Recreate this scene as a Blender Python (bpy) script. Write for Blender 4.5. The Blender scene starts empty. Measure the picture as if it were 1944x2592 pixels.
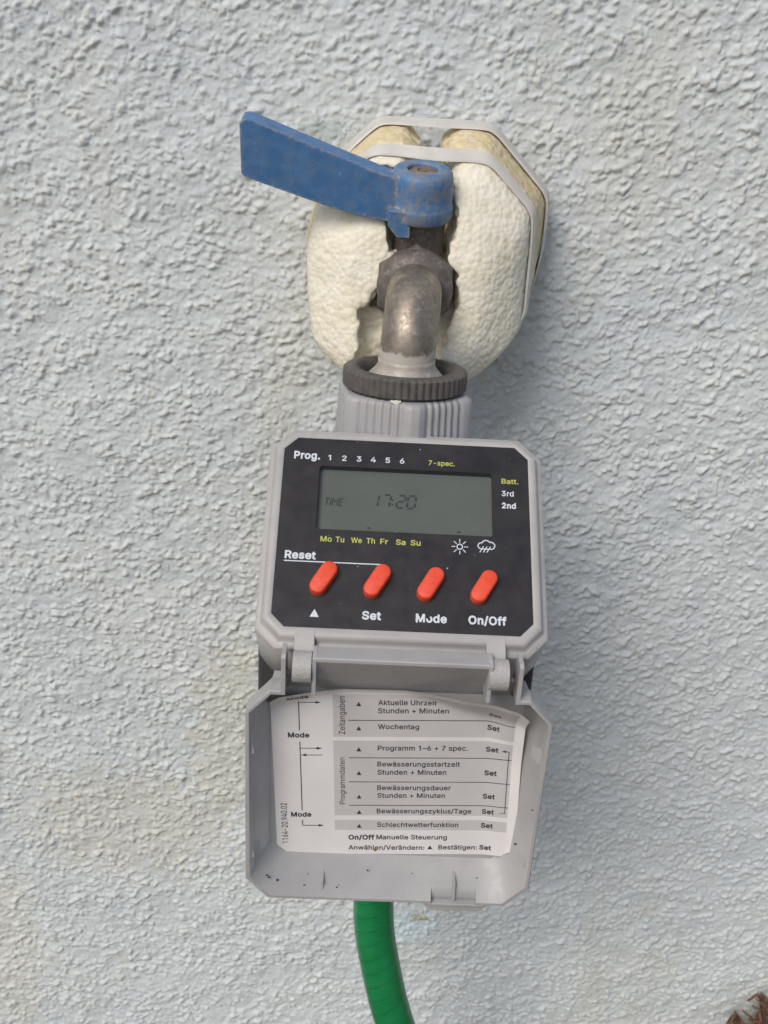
import bpy, bmesh, math, random
import numpy as np
from mathutils import Vector, Matrix

random.seed(7)
rng = np.random.default_rng(11)
SC = bpy.context.scene
COL = SC.collection

# ------------------------------------------------------------------ camera, light, exposure
# Working units are millimetres measured from the camera; w() turns them into metres with the
# wall plane at y = 0 and the ground at z = 0.
OFF = np.array([-14.9, -438.0, 620.0])
def w(p):
    return (np.asarray(p, float) + OFF) * 0.001

cam_d = bpy.data.cameras.new('camera')
cam = bpy.data.objects.new('camera', cam_d); COL.objects.link(cam)
CM = np.array([[0.99864741, 0.04577951, 0.02464912],
               [-0.00390314, -0.40673354, 0.91353850],
               [0.05184697, -0.91239907, -0.40600472]])       # world axes seen by the camera (x right, y down, z ahead)
rx, ry, rz = CM @ [1, 0, 0], CM @ [0, -1, 0], CM @ [0, 0, -1]
m = Matrix.Identity(4)
for r in range(3):
    m[r][0], m[r][1], m[r][2] = rx[r], ry[r], rz[r]
m.translation = Vector(w([0, 0, 0]))
cam.matrix_world = m
cam_d.sensor_fit = 'VERTICAL'; cam_d.sensor_height = 24; cam_d.sensor_width = 18
cam_d.lens = 24 * 2650 / 2592
cam_d.clip_start = 0.01; cam_d.clip_end = 100
cam_d.dof.use_dof = True; cam_d.dof.focus_distance = 0.36; cam_d.dof.aperture_fstop = 18
SC.camera = cam

SUN_DIR = Vector((0.42, 0.66, -0.72)).normalized()             # the way the light travels
world = bpy.data.worlds.new('World'); SC.world = world; world.use_nodes = True
nt = world.node_tree; bg = nt.nodes['Background']
sky = nt.nodes.new('ShaderNodeTexSky'); sky.sky_type = 'NISHITA'; sky.sun_disc = False
sky.sun_elevation = math.asin(-SUN_DIR.z)
sky.sun_rotation = math.atan2(-SUN_DIR.x, -SUN_DIR.y)
sky.air_density = 1.0; sky.dust_density = 3.0; sky.ozone_density = 1.0
nt.links.new(sky.outputs[0], bg.inputs[0]); bg.inputs[1].default_value = 0.115
sun_d = bpy.data.lights.new('sun', 'SUN'); sun = bpy.data.objects.new('sun', sun_d); COL.objects.link(sun)
sun_d.energy = 1.5; sun_d.angle = math.radians(28); sun_d.color = (1.0, 0.95, 0.87)
sun.rotation_euler = SUN_DIR.to_track_quat('-Z', 'Y').to_euler()
sun.location = (-0.8, -1.5, 2.0)
SC.view_settings.view_transform = 'Standard'; SC.view_settings.look = 'None'
SC.view_settings.gamma = 1; SC.view_settings.exposure = 0.02; SC.view_settings.use_curve_mapping = False

# ------------------------------------------------------------------ materials
class NT:
    def __init__(s, name):
        s.m = bpy.data.materials.new(name); s.m.use_nodes = True
        s.t = s.m.node_tree; s.b = s.t.nodes['Principled BSDF']; s.out = s.t.nodes['Material Output']
        s.tc = s.t.nodes.new('ShaderNodeTexCoord')
        v = s.t.nodes.new('ShaderNodeVectorMath'); v.operation = 'SCALE'; v.inputs['Scale'].default_value = 1000
        s.t.links.new(s.tc.outputs['Object'], v.inputs[0]); s.mm = v.outputs[0]      # object coordinates in mm
    def n(s, typ, **kw):
        nd = s.t.nodes.new(typ)
        for k, v in kw.items():
            if k in nd.inputs.keys():
                s.put(nd.inputs[k], v)
            else: setattr(nd, k, v)
        return nd
    def put(s, sock, v):
        if isinstance(v, bpy.types.NodeSocket): s.t.links.new(v, sock)
        elif isinstance(v, (tuple, list)) and len(v) == 3 and sock.type == 'RGBA': sock.default_value = (*v, 1)
        else: sock.default_value = v
    def noise(s, period, detail=3, rough=0.5, vec=None, dist=0.0):
        nd = s.n('ShaderNodeTexNoise', Scale=1.0 / period, Detail=detail, Roughness=rough, Distortion=dist)
        s.put(nd.inputs['Vector'], vec or s.mm); return nd.outputs['Fac']
    def ramp(s, fac, a, b, lo=0.0, hi=1.0):
        nd = s.n('ShaderNodeMapRange'); nd.interpolation_type = 'SMOOTHSTEP'
        s.put(nd.inputs['Value'], fac)
        nd.inputs['From Min'].default_value = a; nd.inputs['From Max'].default_value = b
        nd.inputs['To Min'].default_value = lo; nd.inputs['To Max'].default_value = hi
        return nd.outputs[0]
    def math(s, op, a, b=0.0, c=None):
        nd = s.n('ShaderNodeMath', operation=op); s.put(nd.inputs[0], a); s.put(nd.inputs[1], b)
        if c is not None: s.put(nd.inputs[2], c)
        return nd.outputs[0]
    def mix(s, fac, a, b):
        nd = s.n('ShaderNodeMix'); nd.data_type = 'RGBA'
        s.put(nd.inputs[0], fac); s.put(nd.inputs[6], a); s.put(nd.inputs[7], b); return nd.outputs[2]
    def specks(s, cell, r, keep):
        """small separate spots: one in a cell of `cell` mm, kept where the cell's random value passes"""
        v = s.n('ShaderNodeTexVoronoi', Scale=1.0 / cell); s.put(v.inputs['Vector'], s.mm)
        sep = s.n('ShaderNodeSeparateColor'); s.put(sep.inputs[0], v.outputs['Color'])
        a = s.math('LESS_THAN', v.outputs['Distance'], s.math('MULTIPLY', sep.outputs[1], r / cell))
        return s.math('MULTIPLY', a, s.math('GREATER_THAN', sep.outputs[0], keep))
    def vor(s, period, feature='F1', smooth=None):
        v = s.n('ShaderNodeTexVoronoi', Scale=1.0 / period); v.feature = feature
        if smooth is not None and feature == 'SMOOTH_F1': v.inputs['Smoothness'].default_value = smooth
        s.put(v.inputs['Vector'], s.mm); return v.outputs['Distance']
    def bump(s, h, dist_mm, strength=1.0, prev=None):
        nd = s.n('ShaderNodeBump', Strength=strength, Distance=dist_mm * 0.001)
        s.put(nd.inputs['Height'], h)
        if prev is not None: s.put(nd.inputs['Normal'], prev)
        return nd.outputs[0]
    def base(s, col, rough, metal=0.0, normal=None, **kw):
        s.put(s.b.inputs['Base Color'], col); s.put(s.b.inputs['Roughness'], rough); s.put(s.b.inputs['Metallic'], metal)
        if normal is not None: s.put(s.b.inputs['Normal'], normal)
        for k, v in kw.items(): s.put(s.b.inputs[k.replace('_', ' ')], v)
        return s.m

def grey_plastic(name, col, rough=0.42, dirt=0.35):
    s = NT(name)
    c = s.mix(s.ramp(s.noise(14, 4), 0.3, 0.7), tuple(x * 0.93 for x in col), tuple(x * 1.05 for x in col))
    c = s.mix(s.math('MULTIPLY', s.ramp(s.noise(5, 5, 0.65), 0.58, 0.76), dirt), c, (0.30, 0.26, 0.20))
    c = s.mix(s.math('MULTIPLY', s.specks(2.6, 0.34, 0.83), 0.6), c, (0.10, 0.08, 0.065))
    c = s.mix(s.math('MULTIPLY', s.specks(1.7, 0.26, 0.80), 0.4), c, (0.7, 0.69, 0.67))
    vs = s.n('ShaderNodeVectorMath', operation='MULTIPLY'); s.put(vs.inputs[0], s.mm); vs.inputs[1].default_value = (0.25, 1.6, 1.6)
    scf = s.ramp(s.noise(2.0, 6, 0.75, vs.outputs[0]), 0.63, 0.72)
    c = s.mix(s.math('MULTIPLY', scf, 0.4), c, tuple(min(1, x * 1.35) for x in col))
    c = s.mix(s.math('MULTIPLY', s.ramp(s.noise(9, 6, 0.75), 0.60, 0.70), dirt * 0.8), c, (0.23, 0.21, 0.18))
    r = s.ramp(s.noise(3, 3), 0.2, 0.8, rough - 0.06, rough + 0.12)
    return s.base(c, r, 0, s.bump(s.noise(0.45, 3), 0.03))

def m_flat(name, col, rough=0.5):
    return NT(name).base(col, rough)

M = {}
M['grey'] = grey_plastic('grey_plastic', (0.40, 0.395, 0.39))
M['lidgrey'] = grey_plastic('lid_plastic', (0.37, 0.372, 0.38), 0.40, 0.22)
M['nutgrey'] = grey_plastic('nut_plastic', (0.35, 0.35, 0.365), 0.45, 0.45)
M['darkgrey'] = grey_plastic('dark_case_plastic', (0.055, 0.055, 0.06), 0.4, 0.06)

s = NT('clip_plastic_scuffed')
h = s.ramp(s.noise(0.9, 4, 0.6), 0.4, 0.65)
M['clip'] = s.base(s.mix(h, (0.39, 0.385, 0.38), (0.44, 0.435, 0.43)), 0.5, 0, s.bump(h, 0.09))

s = NT('black_panel_print')
c = s.mix(s.ramp(s.noise(16, 5, 0.6), 0.35, 0.75), (0.019, 0.018, 0.021), (0.028, 0.026, 0.028))
c = s.mix(s.math('MULTIPLY', s.ramp(s.noise(4.5, 6, 0.7), 0.56, 0.80), 0.40), c, (0.075, 0.045, 0.035))
c = s.mix(s.math('MULTIPLY', s.specks(2.3, 0.20, 0.72), 0.45), c, (0.34, 0.34, 0.33))
c = s.mix(s.math('MULTIPLY', s.specks(4.7, 0.24, 0.86), 0.8), c, (0.7, 0.7, 0.69))
M['black'] = s.base(c, s.ramp(s.noise(6, 4), 0.3, 0.7, 0.30, 0.46), 0, None, Specular_IOR_Level=0.45)

def print_mat(name, col):
    s = NT(name)
    return s.base(s.mix(s.ramp(s.noise(0.7, 3), 0.35, 0.7), tuple(x * 0.86 for x in col), col), 0.5)
M['white_ink'] = print_mat('white_print', (0.66, 0.71, 0.78))
M['yellow_ink'] = print_mat('yellow_print', (0.50, 0.52, 0.11))
M['dark_ink'] = print_mat('dark_print', (0.05, 0.043, 0.052))

s = NT('lcd_glass')
c = s.mix(s.ramp(s.noise(18, 3), 0.3, 0.7), (0.128, 0.148, 0.136), (0.150, 0.170, 0.157))
c = s.mix(s.math('MULTIPLY', s.specks(2.6, 0.22, 0.75), 0.6), c, (0.42, 0.45, 0.44))
M['lcd'] = s.base(c, 0.35, 0)
M['lcd_seg'] = m_flat('lcd_segment', (0.048, 0.058, 0.056), 0.4)

s = NT('display_window')
s.t.nodes.remove(s.b)
tr = s.n('ShaderNodeBsdfTransparent'); tr.inputs[0].default_value = (0.93, 0.94, 0.93, 1)
gl = s.n('ShaderNodeBsdfGlossy'); gl.inputs['Roughness'].default_value = 0.12
fr = s.n('ShaderNodeFresnel'); fr.inputs[0].default_value = 1.45
mx = s.n('ShaderNodeMixShader'); s.put(mx.inputs[0], fr.outputs[0]); s.put(mx.inputs[1], tr.outputs[0]); s.put(mx.inputs[2], gl.outputs[0])
s.put(s.out.inputs[0], mx.outputs[0]); M['window'] = s.m

s = NT('red_button_rubber')
c = s.mix(s.ramp(s.noise(2.2, 4), 0.3, 0.75), (0.72, 0.066, 0.026), (0.80, 0.085, 0.036))
c = s.mix(s.math('MULTIPLY', s.specks(1.3, 0.14, 0.85), 0.4), c, (0.3, 0.1, 0.06))
M['red'] = s.base(c, 0.48, 0, s.bump(s.noise(0.4, 2), 0.02))

s = NT('paper_label')
c = s.mix(s.ramp(s.noise(20, 3), 0.3, 0.7), (0.70, 0.69, 0.695), (0.75, 0.74, 0.75))
c = s.mix(s.math('MULTIPLY', s.ramp(s.noise(6, 6, 0.7), 0.63, 0.80), 0.35), c, (0.45, 0.38, 0.30))
c = s.mix(s.math('MULTIPLY', s.specks(5.0, 0.3, 0.82), 0.6), c, (0.28, 0.22, 0.19))
M['paper'] = s.base(c, 0.55)
s = NT('paper_grey_print')
c = s.mix(s.ramp(s.noise(20, 3), 0.3, 0.7), (0.51, 0.50, 0.51), (0.555, 0.545, 0.555))
c = s.mix(s.math('MULTIPLY', s.ramp(s.noise(6, 6, 0.7), 0.63, 0.80), 0.3), c, (0.38, 0.33, 0.28))
M['paper_grey'] = s.base(c, 0.55)
M['stain'] = m_flat('brown_stain', (0.22, 0.13, 0.06), 0.6)

s = NT('blue_lever_paint')
geo = s.n('ShaderNodeNewGeometry'); bv = s.n('ShaderNodeBevel', Radius=0.0016); bv.samples = 6
dt = s.n('ShaderNodeVectorMath', operation='DOT_PRODUCT'); s.put(dt.inputs[0], bv.outputs[0]); s.put(dt.inputs[1], geo.outputs['Normal'])
edge = s.ramp(dt.outputs['Value'], 0.9995, 0.97)
wear = s.ramp(s.noise(1.6, 6, 0.75), 0.42, 0.62)
grime = s.ramp(s.noise(7, 6, 0.7), 0.44, 0.70)
c = s.mix(s.ramp(s.noise(5, 4), 0.3, 0.7), (0.050, 0.158, 0.355), (0.075, 0.20, 0.42))
c = s.mix(s.math('MULTIPLY', s.math('MULTIPLY', grime, s.ramp(s.noise(0.8, 3), 0.3, 0.6)), 0.60), c, (0.20, 0.225, 0.245))
sx = s.n('ShaderNodeSeparateXYZ'); s.put(sx.inputs[0], s.tc.outputs['Object'])
c = s.mix(s.math('MULTIPLY', s.math('MULTIPLY', s.ramp(sx.outputs[0], -0.022, 0.004), s.ramp(s.noise(3.5, 6, 0.72), 0.40, 0.58)), 0.78), c, (0.21, 0.222, 0.225))
c = s.mix(s.math('MULTIPLY', s.ramp(s.noise(4.0, 7, 0.8), 0.60, 0.68), 0.6), c, (0.11, 0.10, 0.09))
c = s.mix(s.math('MULTIPLY', s.math('MULTIPLY', edge, wear), 0.9), c, (0.36, 0.33, 0.31))
c = s.mix(s.math('MULTIPLY', s.specks(3.1, 0.5, 0.86), 0.5), c, (0.40, 0.40, 0.38))
M['blue'] = s.base(c, s.ramp(s.noise(3, 4), 0.3, 0.7, 0.38, 0.6), 0, s.bump(s.noise(0.9, 4, 0.6), 0.10))

def brass(name, lo, hi, lime=0.5, rough=0.45, metal=0.75):
    s = NT(name)
    c = s.mix(s.ramp(s.noise(6, 6, 0.7), 0.3, 0.7), lo, hi)
    lm = s.math('MULTIPLY', s.ramp(s.noise(3.2, 7, 0.75), 0.52, 0.68), lime)
    c = s.mix(lm, c, (0.50, 0.49, 0.46))
    c = s.mix(s.math('MULTIPLY', s.specks(3.3, 0.5, 0.9), 0.7), c, (0.40, 0.22, 0.07))
    mt = s.math('SUBTRACT', metal, s.math('MULTIPLY', lm, metal))
    r = s.ramp(s.noise(1.2, 4), 0.3, 0.7, rough - 0.08, rough + 0.15)
    return s.base(c, r, mt, s.bump(s.noise(0.5, 4, 0.6), 0.06))
def lime_foot(m_, z0):
    """limescale crust creeping up from the joint with a ragged edge"""
    s = NT.__new__(NT); s.m = m_; s.t = m_.node_tree; s.b = s.t.nodes['Principled BSDF']
    s.tc = next(n for n in s.t.nodes if n.type == 'TEX_COORD'); s.mm = next(n for n in s.t.nodes if n.type == 'VECT_MATH').outputs[0]
    sep = s.n('ShaderNodeSeparateXYZ'); s.put(sep.inputs[0], s.mm)
    hgt = s.math('ADD', sep.outputs[2], s.math('MULTIPLY', s.noise(2.6, 5, 0.7), 5.5))
    k = s.ramp(hgt, z0 + 3.4, z0 + 2.0)
    old = s.b.inputs['Base Color'].links[0].from_socket; s.put(s.b.inputs['Base Color'], s.mix(s.math('MULTIPLY', k, 0.85), old, (0.47, 0.455, 0.425)))
    om = s.b.inputs['Metallic'].links[0].from_socket; s.put(s.b.inputs['Metallic'], s.math('MULTIPLY', om, s.math('SUBTRACT', 1.0, k)))
    return m_
M['brass'] = brass('tarnished_brass', (0.21, 0.185, 0.16), (0.35, 0.305, 0.25), 0.32, 0.42, 0.7)
lime_foot(M['brass'], -13.2)
M['brass_dark'] = brass('grimy_brass', (0.12, 0.105, 0.097), (0.20, 0.175, 0.16), 0.38, 0.55, 0.4)
M['lime'] = brass('limescaled_brass', (0.36, 0.34, 0.31), (0.50, 0.47, 0.42), 0.8, 0.6, 0.3)
M['screw'] = brass('dirty_screw', (0.16, 0.12, 0.10), (0.30, 0.24, 0.20), 0.3, 0.6, 0.3)

s = NT('dark_ring_plastic')
c = s.mix(s.ramp(s.noise(4, 5, 0.65), 0.3, 0.7), (0.075, 0.070, 0.068), (0.115, 0.105, 0.10))
c = s.mix(s.math('MULTIPLY', s.specks(3.0, 0.35, 0.85), 0.6), c, (0.5, 0.48, 0.45))
M['ring'] = s.base(c, 0.5, 0, s.bump(s.noise(0.6, 3), 0.04))
M['seal'] = m_flat('black_seal', (0.015, 0.015, 0.017), 0.5)
M['flake'] = m_flat('white_flake', (0.72, 0.70, 0.64), 0.7)

def foam(name):
    s = NT(name)
    d = s.vor(2.1, 'SMOOTH_F1', 0.25)
    fine = s.noise(1.0, 3)
    hgt = s.math('ADD', s.math('MULTIPLY', d, -1.0), s.math('MULTIPLY', fine, 0.25))
    nrm = s.bump(hgt, 0.55, 0.75)
    c = s.mix(s.ramp(s.noise(9, 4), 0.35, 0.7), (0.805, 0.765, 0.625), (0.865, 0.84, 0.73))
    sep = s.n('ShaderNodeSeparateXYZ'); s.put(sep.inputs[0], s.tc.outputs['Object'])
    age = s.ramp(sep.outputs[1], -0.034, -0.020)            # the rear edge, long in the weather, has yellowed
    age = s.math('MULTIPLY', age, s.ramp(s.noise(3.5, 6, 0.75), 0.28, 0.62, 0.35, 1.0))
    c = s.mix(age, c, (0.64, 0.52, 0.29))
    c = s.mix(s.math('MULTIPLY', s.ramp(s.noise(7, 6, 0.72), 0.62, 0.76), 0.35), c, (0.60, 0.50, 0.33))
    c = s.mix(s.math('MULTIPLY', s.specks(6.5, 0.42, 0.86), 0.85), c, (0.06, 0.05, 0.05))
    return s.base(c, 0.62, 0, nrm, Subsurface_Weight=0.15, Subsurface_Radius=(0.004, 0.0035, 0.0025), Subsurface_Scale=0.5)
M['foam'] = foam('polystyrene')
s = NT('rubber_band')
c = s.mix(s.ramp(s.noise(9, 4), 0.3, 0.7), (0.58, 0.56, 0.525), (0.66, 0.64, 0.60))
c = s.mix(s.math('MULTIPLY', s.specks(5, 0.3, 0.9), 0.6), c, (0.2, 0.18, 0.15))
M['band'] = s.base(c, 0.42, 0, s.bump(s.noise(1.4, 3), 0.08), Subsurface_Weight=0.1, Subsurface_Radius=(0.002, 0.002, 0.002))

s = NT('green_hose')
uv = s.tc.outputs['UV']
sp = s.n('ShaderNodeSeparateXYZ'); s.put(sp.inputs[0], uv)      # u = turns around, v = mm along
def thread(sgn, k, width):
    a = s.math('ADD', s.math('MULTIPLY', sp.outputs[0], sgn * k), s.math('MULTIPLY', sp.outputs[1], 0.125))
    fr_ = s.math('FRACT', a)
    return s.math('LESS_THAN', s.math('ABSOLUTE', s.math('SUBTRACT', fr_, 0.5)), width)
t1 = thread(1, 3, 0.055); t2 = thread(-1, 3, 0.05)
tm = s.math('MAXIMUM', t1, t2)
c = s.mix(s.ramp(s.noise(9, 3), 0.3, 0.7), (0.007, 0.20, 0.060), (0.013, 0.24, 0.080))
c = s.mix(s.math('MULTIPLY', t1, 0.40), c, (0.012, 0.25, 0.115))
c = s.mix(s.math('MULTIPLY', t2, 0.30), c, (0.002, 0.060, 0.022))
M['hose'] = s.base(c, 0.34, 0, s.bump(s.math('ADD', tm, s.noise(2, 2)), 0.10), Specular_IOR_Level=0.4, Subsurface_Weight=0.15, Subsurface_Radius=(0.001, 0.004, 0.002))

s = NT('painted_stucco')
c = s.mix(s.ramp(s.noise(55, 4), 0.3, 0.7), (0.575, 0.632, 0.665), (0.635, 0.685, 0.705))
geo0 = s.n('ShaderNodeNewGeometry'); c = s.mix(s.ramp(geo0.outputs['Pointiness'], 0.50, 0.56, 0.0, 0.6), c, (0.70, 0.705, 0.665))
v2 = s.n('ShaderNodeVectorMath', operation='MULTIPLY'); s.put(v2.inputs[0], s.mm); v2.inputs[1].default_value = (1, 1, 0.33)
c = s.mix(s.math('MULTIPLY', s.ramp(s.noise(75, 5, 0.6, v2.outputs[0]), 0.52, 0.68), 0.30), c, (0.60, 0.585, 0.46))
c = s.mix(s.math('MULTIPLY', s.ramp(s.noise(6.5, 6, 0.75), 0.61, 0.78), 0.5), c, (0.46, 0.42, 0.30))
c = s.mix(s.math('MULTIPLY', s.specks(9, 1.5, 0.92), 0.5), c, (0.45, 0.33, 0.16))
c = s.mix(s.math('MULTIPLY', s.specks(4.2, 0.5, 0.93), 0.6), c, (0.14, 0.15, 0.15))
c = s.mix(s.math('MULTIPLY', s.specks(1.9, 0.30, 0.86), 0.45), c, (0.30, 0.31, 0.30))
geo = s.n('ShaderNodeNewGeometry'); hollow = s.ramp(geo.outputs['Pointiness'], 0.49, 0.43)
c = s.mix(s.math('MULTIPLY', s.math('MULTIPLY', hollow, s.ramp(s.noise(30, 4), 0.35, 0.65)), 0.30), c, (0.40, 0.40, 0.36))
def stain(x, z, rx, rz, col, amt, ns):
    global c
    v = s.n('ShaderNodeVectorMath', operation='SUBTRACT'); s.put(v.inputs[0], s.mm); v.inputs[1].default_value = (x, 0, z)
    v1 = s.n('ShaderNodeVectorMath', operation='MULTIPLY'); s.put(v1.inputs[0], v.outputs[0]); v1.inputs[1].default_value = (1 / rx, 0, 1 / rz)
    ln = s.n('ShaderNodeVectorMath', operation='LENGTH'); s.put(ln.inputs[0], v1.outputs[0])
    k = s.math('SUBTRACT', s.math('ADD', 1.0, s.math('MULTIPLY', s.math('SUBTRACT', s.noise(ns, 5, 0.7), 0.5), 2.4)), ln.outputs['Value'])
    c = s.mix(s.math('MULTIPLY', s.ramp(k, 0.0, 0.35), amt), c, col)
stain(24, 173, 18, 14, (0.58, 0.70, 0.75), 0.8, 5)               # fresh bluish paint and a brown chip beside the hose
stain(29, 179.5, 6.5, 3.2, (0.40, 0.33, 0.19), 0.6, 2.5)
stain(-36, 588, 12, 5, (0.42, 0.50, 0.49), 0.7, 3)               # scraped patch above the lever
stain(-128, 238, 60, 40, (0.57, 0.52, 0.36), 0.26, 4.5)            # rusty runs low on the left
stain(-75, 300, 22, 60, (0.58, 0.56, 0.42), 0.30, 12)
stain(155, 193, 12, 6, (0.54, 0.50, 0.45), 0.25, 5)
n1 = s.bump(s.noise(1.5, 6, 0.7), 0.55, 0.6)
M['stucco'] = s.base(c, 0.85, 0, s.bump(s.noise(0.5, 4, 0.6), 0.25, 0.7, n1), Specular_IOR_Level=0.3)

s = NT('soil')
M['soil'] = s.base(s.mix(s.ramp(s.noise(14, 6, 0.7), 0.3, 0.7), (0.10, 0.075, 0.055), (0.20, 0.16, 0.12)), 0.95, 0, s.bump(s.noise(5, 6, 0.7), 5))
s = NT('dry_stems')
M['stem'] = s.base(s.mix(s.ramp(s.noise(7, 4, 0.6), 0.3, 0.7), (0.085, 0.036, 0.020), (0.21, 0.115, 0.07)), 0.75, 0, s.bump(s.noise(1.0, 3), 0.15))

# ------------------------------------------------------------------ object helpers
ORG = {}
def thing(name, label, cat, at, group=None):
    o = bpy.data.objects.new(name, None); COL.objects.link(o)
    o.empty_display_size = 0.02; o.location = w(at); ORG[o] = w(at)
    o['label'] = label; o['category'] = cat
    if group: o['group'] = group
    return o

def make(name, verts, faces, mat, parent=None, smooth=35, label=None, fmat=None, bevel=0.0, uvs=None, recalc=True, group=None):
    """One mesh object; verts in working millimetres."""
    V = w(np.asarray(verts, float))
    org = np.zeros(3)
    p = parent
    while p is not None:
        if p in ORG: org = ORG[p]; break
        p = p.parent
    me = bpy.data.meshes.new(name)
    me.from_pydata((V - org).tolist(), [], [list(map(int, f)) for f in faces])
    mats = mat if isinstance(mat, list) else [mat]
    for q in mats: me.materials.append(q)
    if fmat is not None: me.polygons.foreach_set('material_index', np.asarray(fmat, np.int32))
    if uvs is not None:
        lay = me.uv_layers.new(name='UVMap'); lay.data.foreach_set('uv', np.asarray(uvs, np.float32).ravel())
    if recalc:
        bm = bmesh.new(); bm.from_mesh(me); bmesh.ops.recalc_face_normals(bm, faces=bm.faces); bm.to_mesh(me); bm.free()
    if smooth:
        me.shade_smooth()
        if smooth < 180: me.set_sharp_from_angle(angle=math.radians(smooth))
    me.update()
    o = bpy.data.objects.new(name, me); COL.objects.link(o)
    if parent is not None: o.parent = parent
    if label: o['label'] = label
    if bevel:
        b = o.modifiers.new('bevel', 'BEVEL'); b.width = bevel * 0.001; b.segments = 2; b.limit_method = 'ANGLE'; b.angle_limit = math.radians(28)
        b.harden_normals = True
    return o

class MB:
    """collects several shapes into one mesh"""
    def __init__(s): s.v = []; s.f = []; s.m = []
    def add(s, v, f, mi=0):
        k = len(s.v); s.v += [tuple(map(float, q)) for q in v]
        for q in f: s.f.append([i + k for i in q]); s.m.append(mi)
    def build(s, name, mat, parent=None, xf=None, **kw):
        v = np.array(s.v, float)
        if xf is not None: v = xf(v)
        return make(name, v, s.f, mat, parent, fmat=s.m if isinstance(mat, list) else None, **kw)

def loft(loops, closed=True, cap0=False, cap1=False):
    n = len(loops[0]); V = [p for l in loops for p in l]; F = []
    for i in range(len(loops) - 1):
        for j in range(n if closed else n - 1):
            a, b = i * n + j, i * n + (j + 1) % n
            F.append((a, b, b + n, a + n))
    if cap0: F.append(tuple(range(n))[::-1])
    if cap1: F.append(tuple(range((len(loops) - 1) * n, len(loops) * n)))
    return V, F

def prism(poly, axis, a, b):
    """extrude 2-D poly along an axis index between a and b; poly gives the other two axes in order"""
    def put(p, t):
        q = [0, 0, 0]; o = [i for i in range(3) if i != axis]
        q[o[0]], q[o[1]], q[axis] = p[0], p[1], t; return q
    return loft([[put(p, a) for p in poly], [put(p, b) for p in poly]], True, True, True)

def box(x0, x1, y0, y1, z0, z1):
    return prism([(x0, y0), (x1, y0), (x1, y1), (x0, y1)], 2, z0, z1)

def lathe(prof, n=64, rfun=None):
    """prof: (r, z) pairs, axis z at the origin"""
    loops = []
    for k, (r, z) in enumerate(prof):
        loops.append([((r if rfun is None else rfun(2 * math.pi * j / n, r, k)) * math.cos(2 * math.pi * j / n),
                       (r if rfun is None else rfun(2 * math.pi * j / n, r, k)) * math.sin(2 * math.pi * j / n), z) for j in range(n)])
    return loft(loops, True, prof[0][0] > 0.01, prof[-1][0] > 0.01)

def tube(path, radii, n=24, caps=True):
    P = np.array(path, float); T = np.gradient(P, axis=0); T /= np.linalg.norm(T, axis=1)[:, None]
    up = np.array([1.0, 0.0, 0.0]); loops = []
    for i in range(len(P)):
        a = up - T[i] * (up @ T[i])
        if np.linalg.norm(a) < 1e-3: a = np.array([0, 1.0, 0]) - T[i] * T[i][1]
        a /= np.linalg.norm(a); up = a; b = np.cross(T[i], a)
        r = radii[i] if hasattr(radii, '__len__') else radii
        loops.append([P[i] + r * (math.cos(t) * a + math.sin(t) * b) for t in np.linspace(0, 2 * math.pi, n, endpoint=False)])
    return loft(loops, True, caps, caps)

def bez(pts, n=40):
    """Catmull-Rom through the points"""
    P = np.array([2 * np.array(pts[0]) - pts[1], *pts, 2 * np.array(pts[-1]) - pts[-2]], float); out = []
    for i in range(1, len(P) - 2):
        for t in np.linspace(0, 1, n, endpoint=False):
            out.append(0.5 * ((2 * P[i]) + (-P[i - 1] + P[i + 1]) * t + (2 * P[i - 1] - 5 * P[i] + 4 * P[i + 1] - P[i + 2]) * t * t + (-P[i - 1] + 3 * P[i] - 3 * P[i + 1] + P[i + 2]) * t ** 3))
    out.append(P[-2]); return np.array(out)

def sstep(a, b, x):
    t = np.clip((np.asarray(x, float) - a) / (b - a), 0, 1); return t * t * (3 - 2 * t)

# gradient noise on arrays
_perm = rng.permutation(512)
def _hash(*idx):
    h = np.zeros_like(idx[0])
    for i in idx: h = _perm[(h + i) & 511]
    return h
def noise2(x, y):
    xi = np.floor(x).astype(int); yi = np.floor(y).astype(int); fx = x - xi; fy = y - yi
    u = fx * fx * fx * (fx * (fx * 6 - 15) + 10); v = fy * fy * fy * (fy * (fy * 6 - 15) + 10)
    def g(ix, iy, dx, dy):
        a = _hash(ix, iy) * (2 * math.pi / 512); return np.cos(a) * dx + np.sin(a) * dy
    n00 = g(xi, yi, fx, fy); n10 = g(xi + 1, yi, fx - 1, fy); n01 = g(xi, yi + 1, fx, fy - 1); n11 = g(xi + 1, yi + 1, fx - 1, fy - 1)
    return ((n00 * (1 - u) + n10 * u) * (1 - v) + (n01 * (1 - u) + n11 * u) * v) * 1.5
def noise3(x, y, z):
    xi, yi, zi = (np.floor(q).astype(int) for q in (x, y, z)); f = [x - xi, y - yi, z - zi]
    u = [q * q * (3 - 2 * q) for q in f]; r = 0
    for dx in (0, 1):
        for dy in (0, 1):
            for dz in (0, 1):
                wgt = (u[0] if dx else 1 - u[0]) * (u[1] if dy else 1 - u[1]) * (u[2] if dz else 1 - u[2])
                r = r + wgt * (_hash(xi + dx, yi + dy, zi + dz) / 255.5 - 1)
    return r

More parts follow.
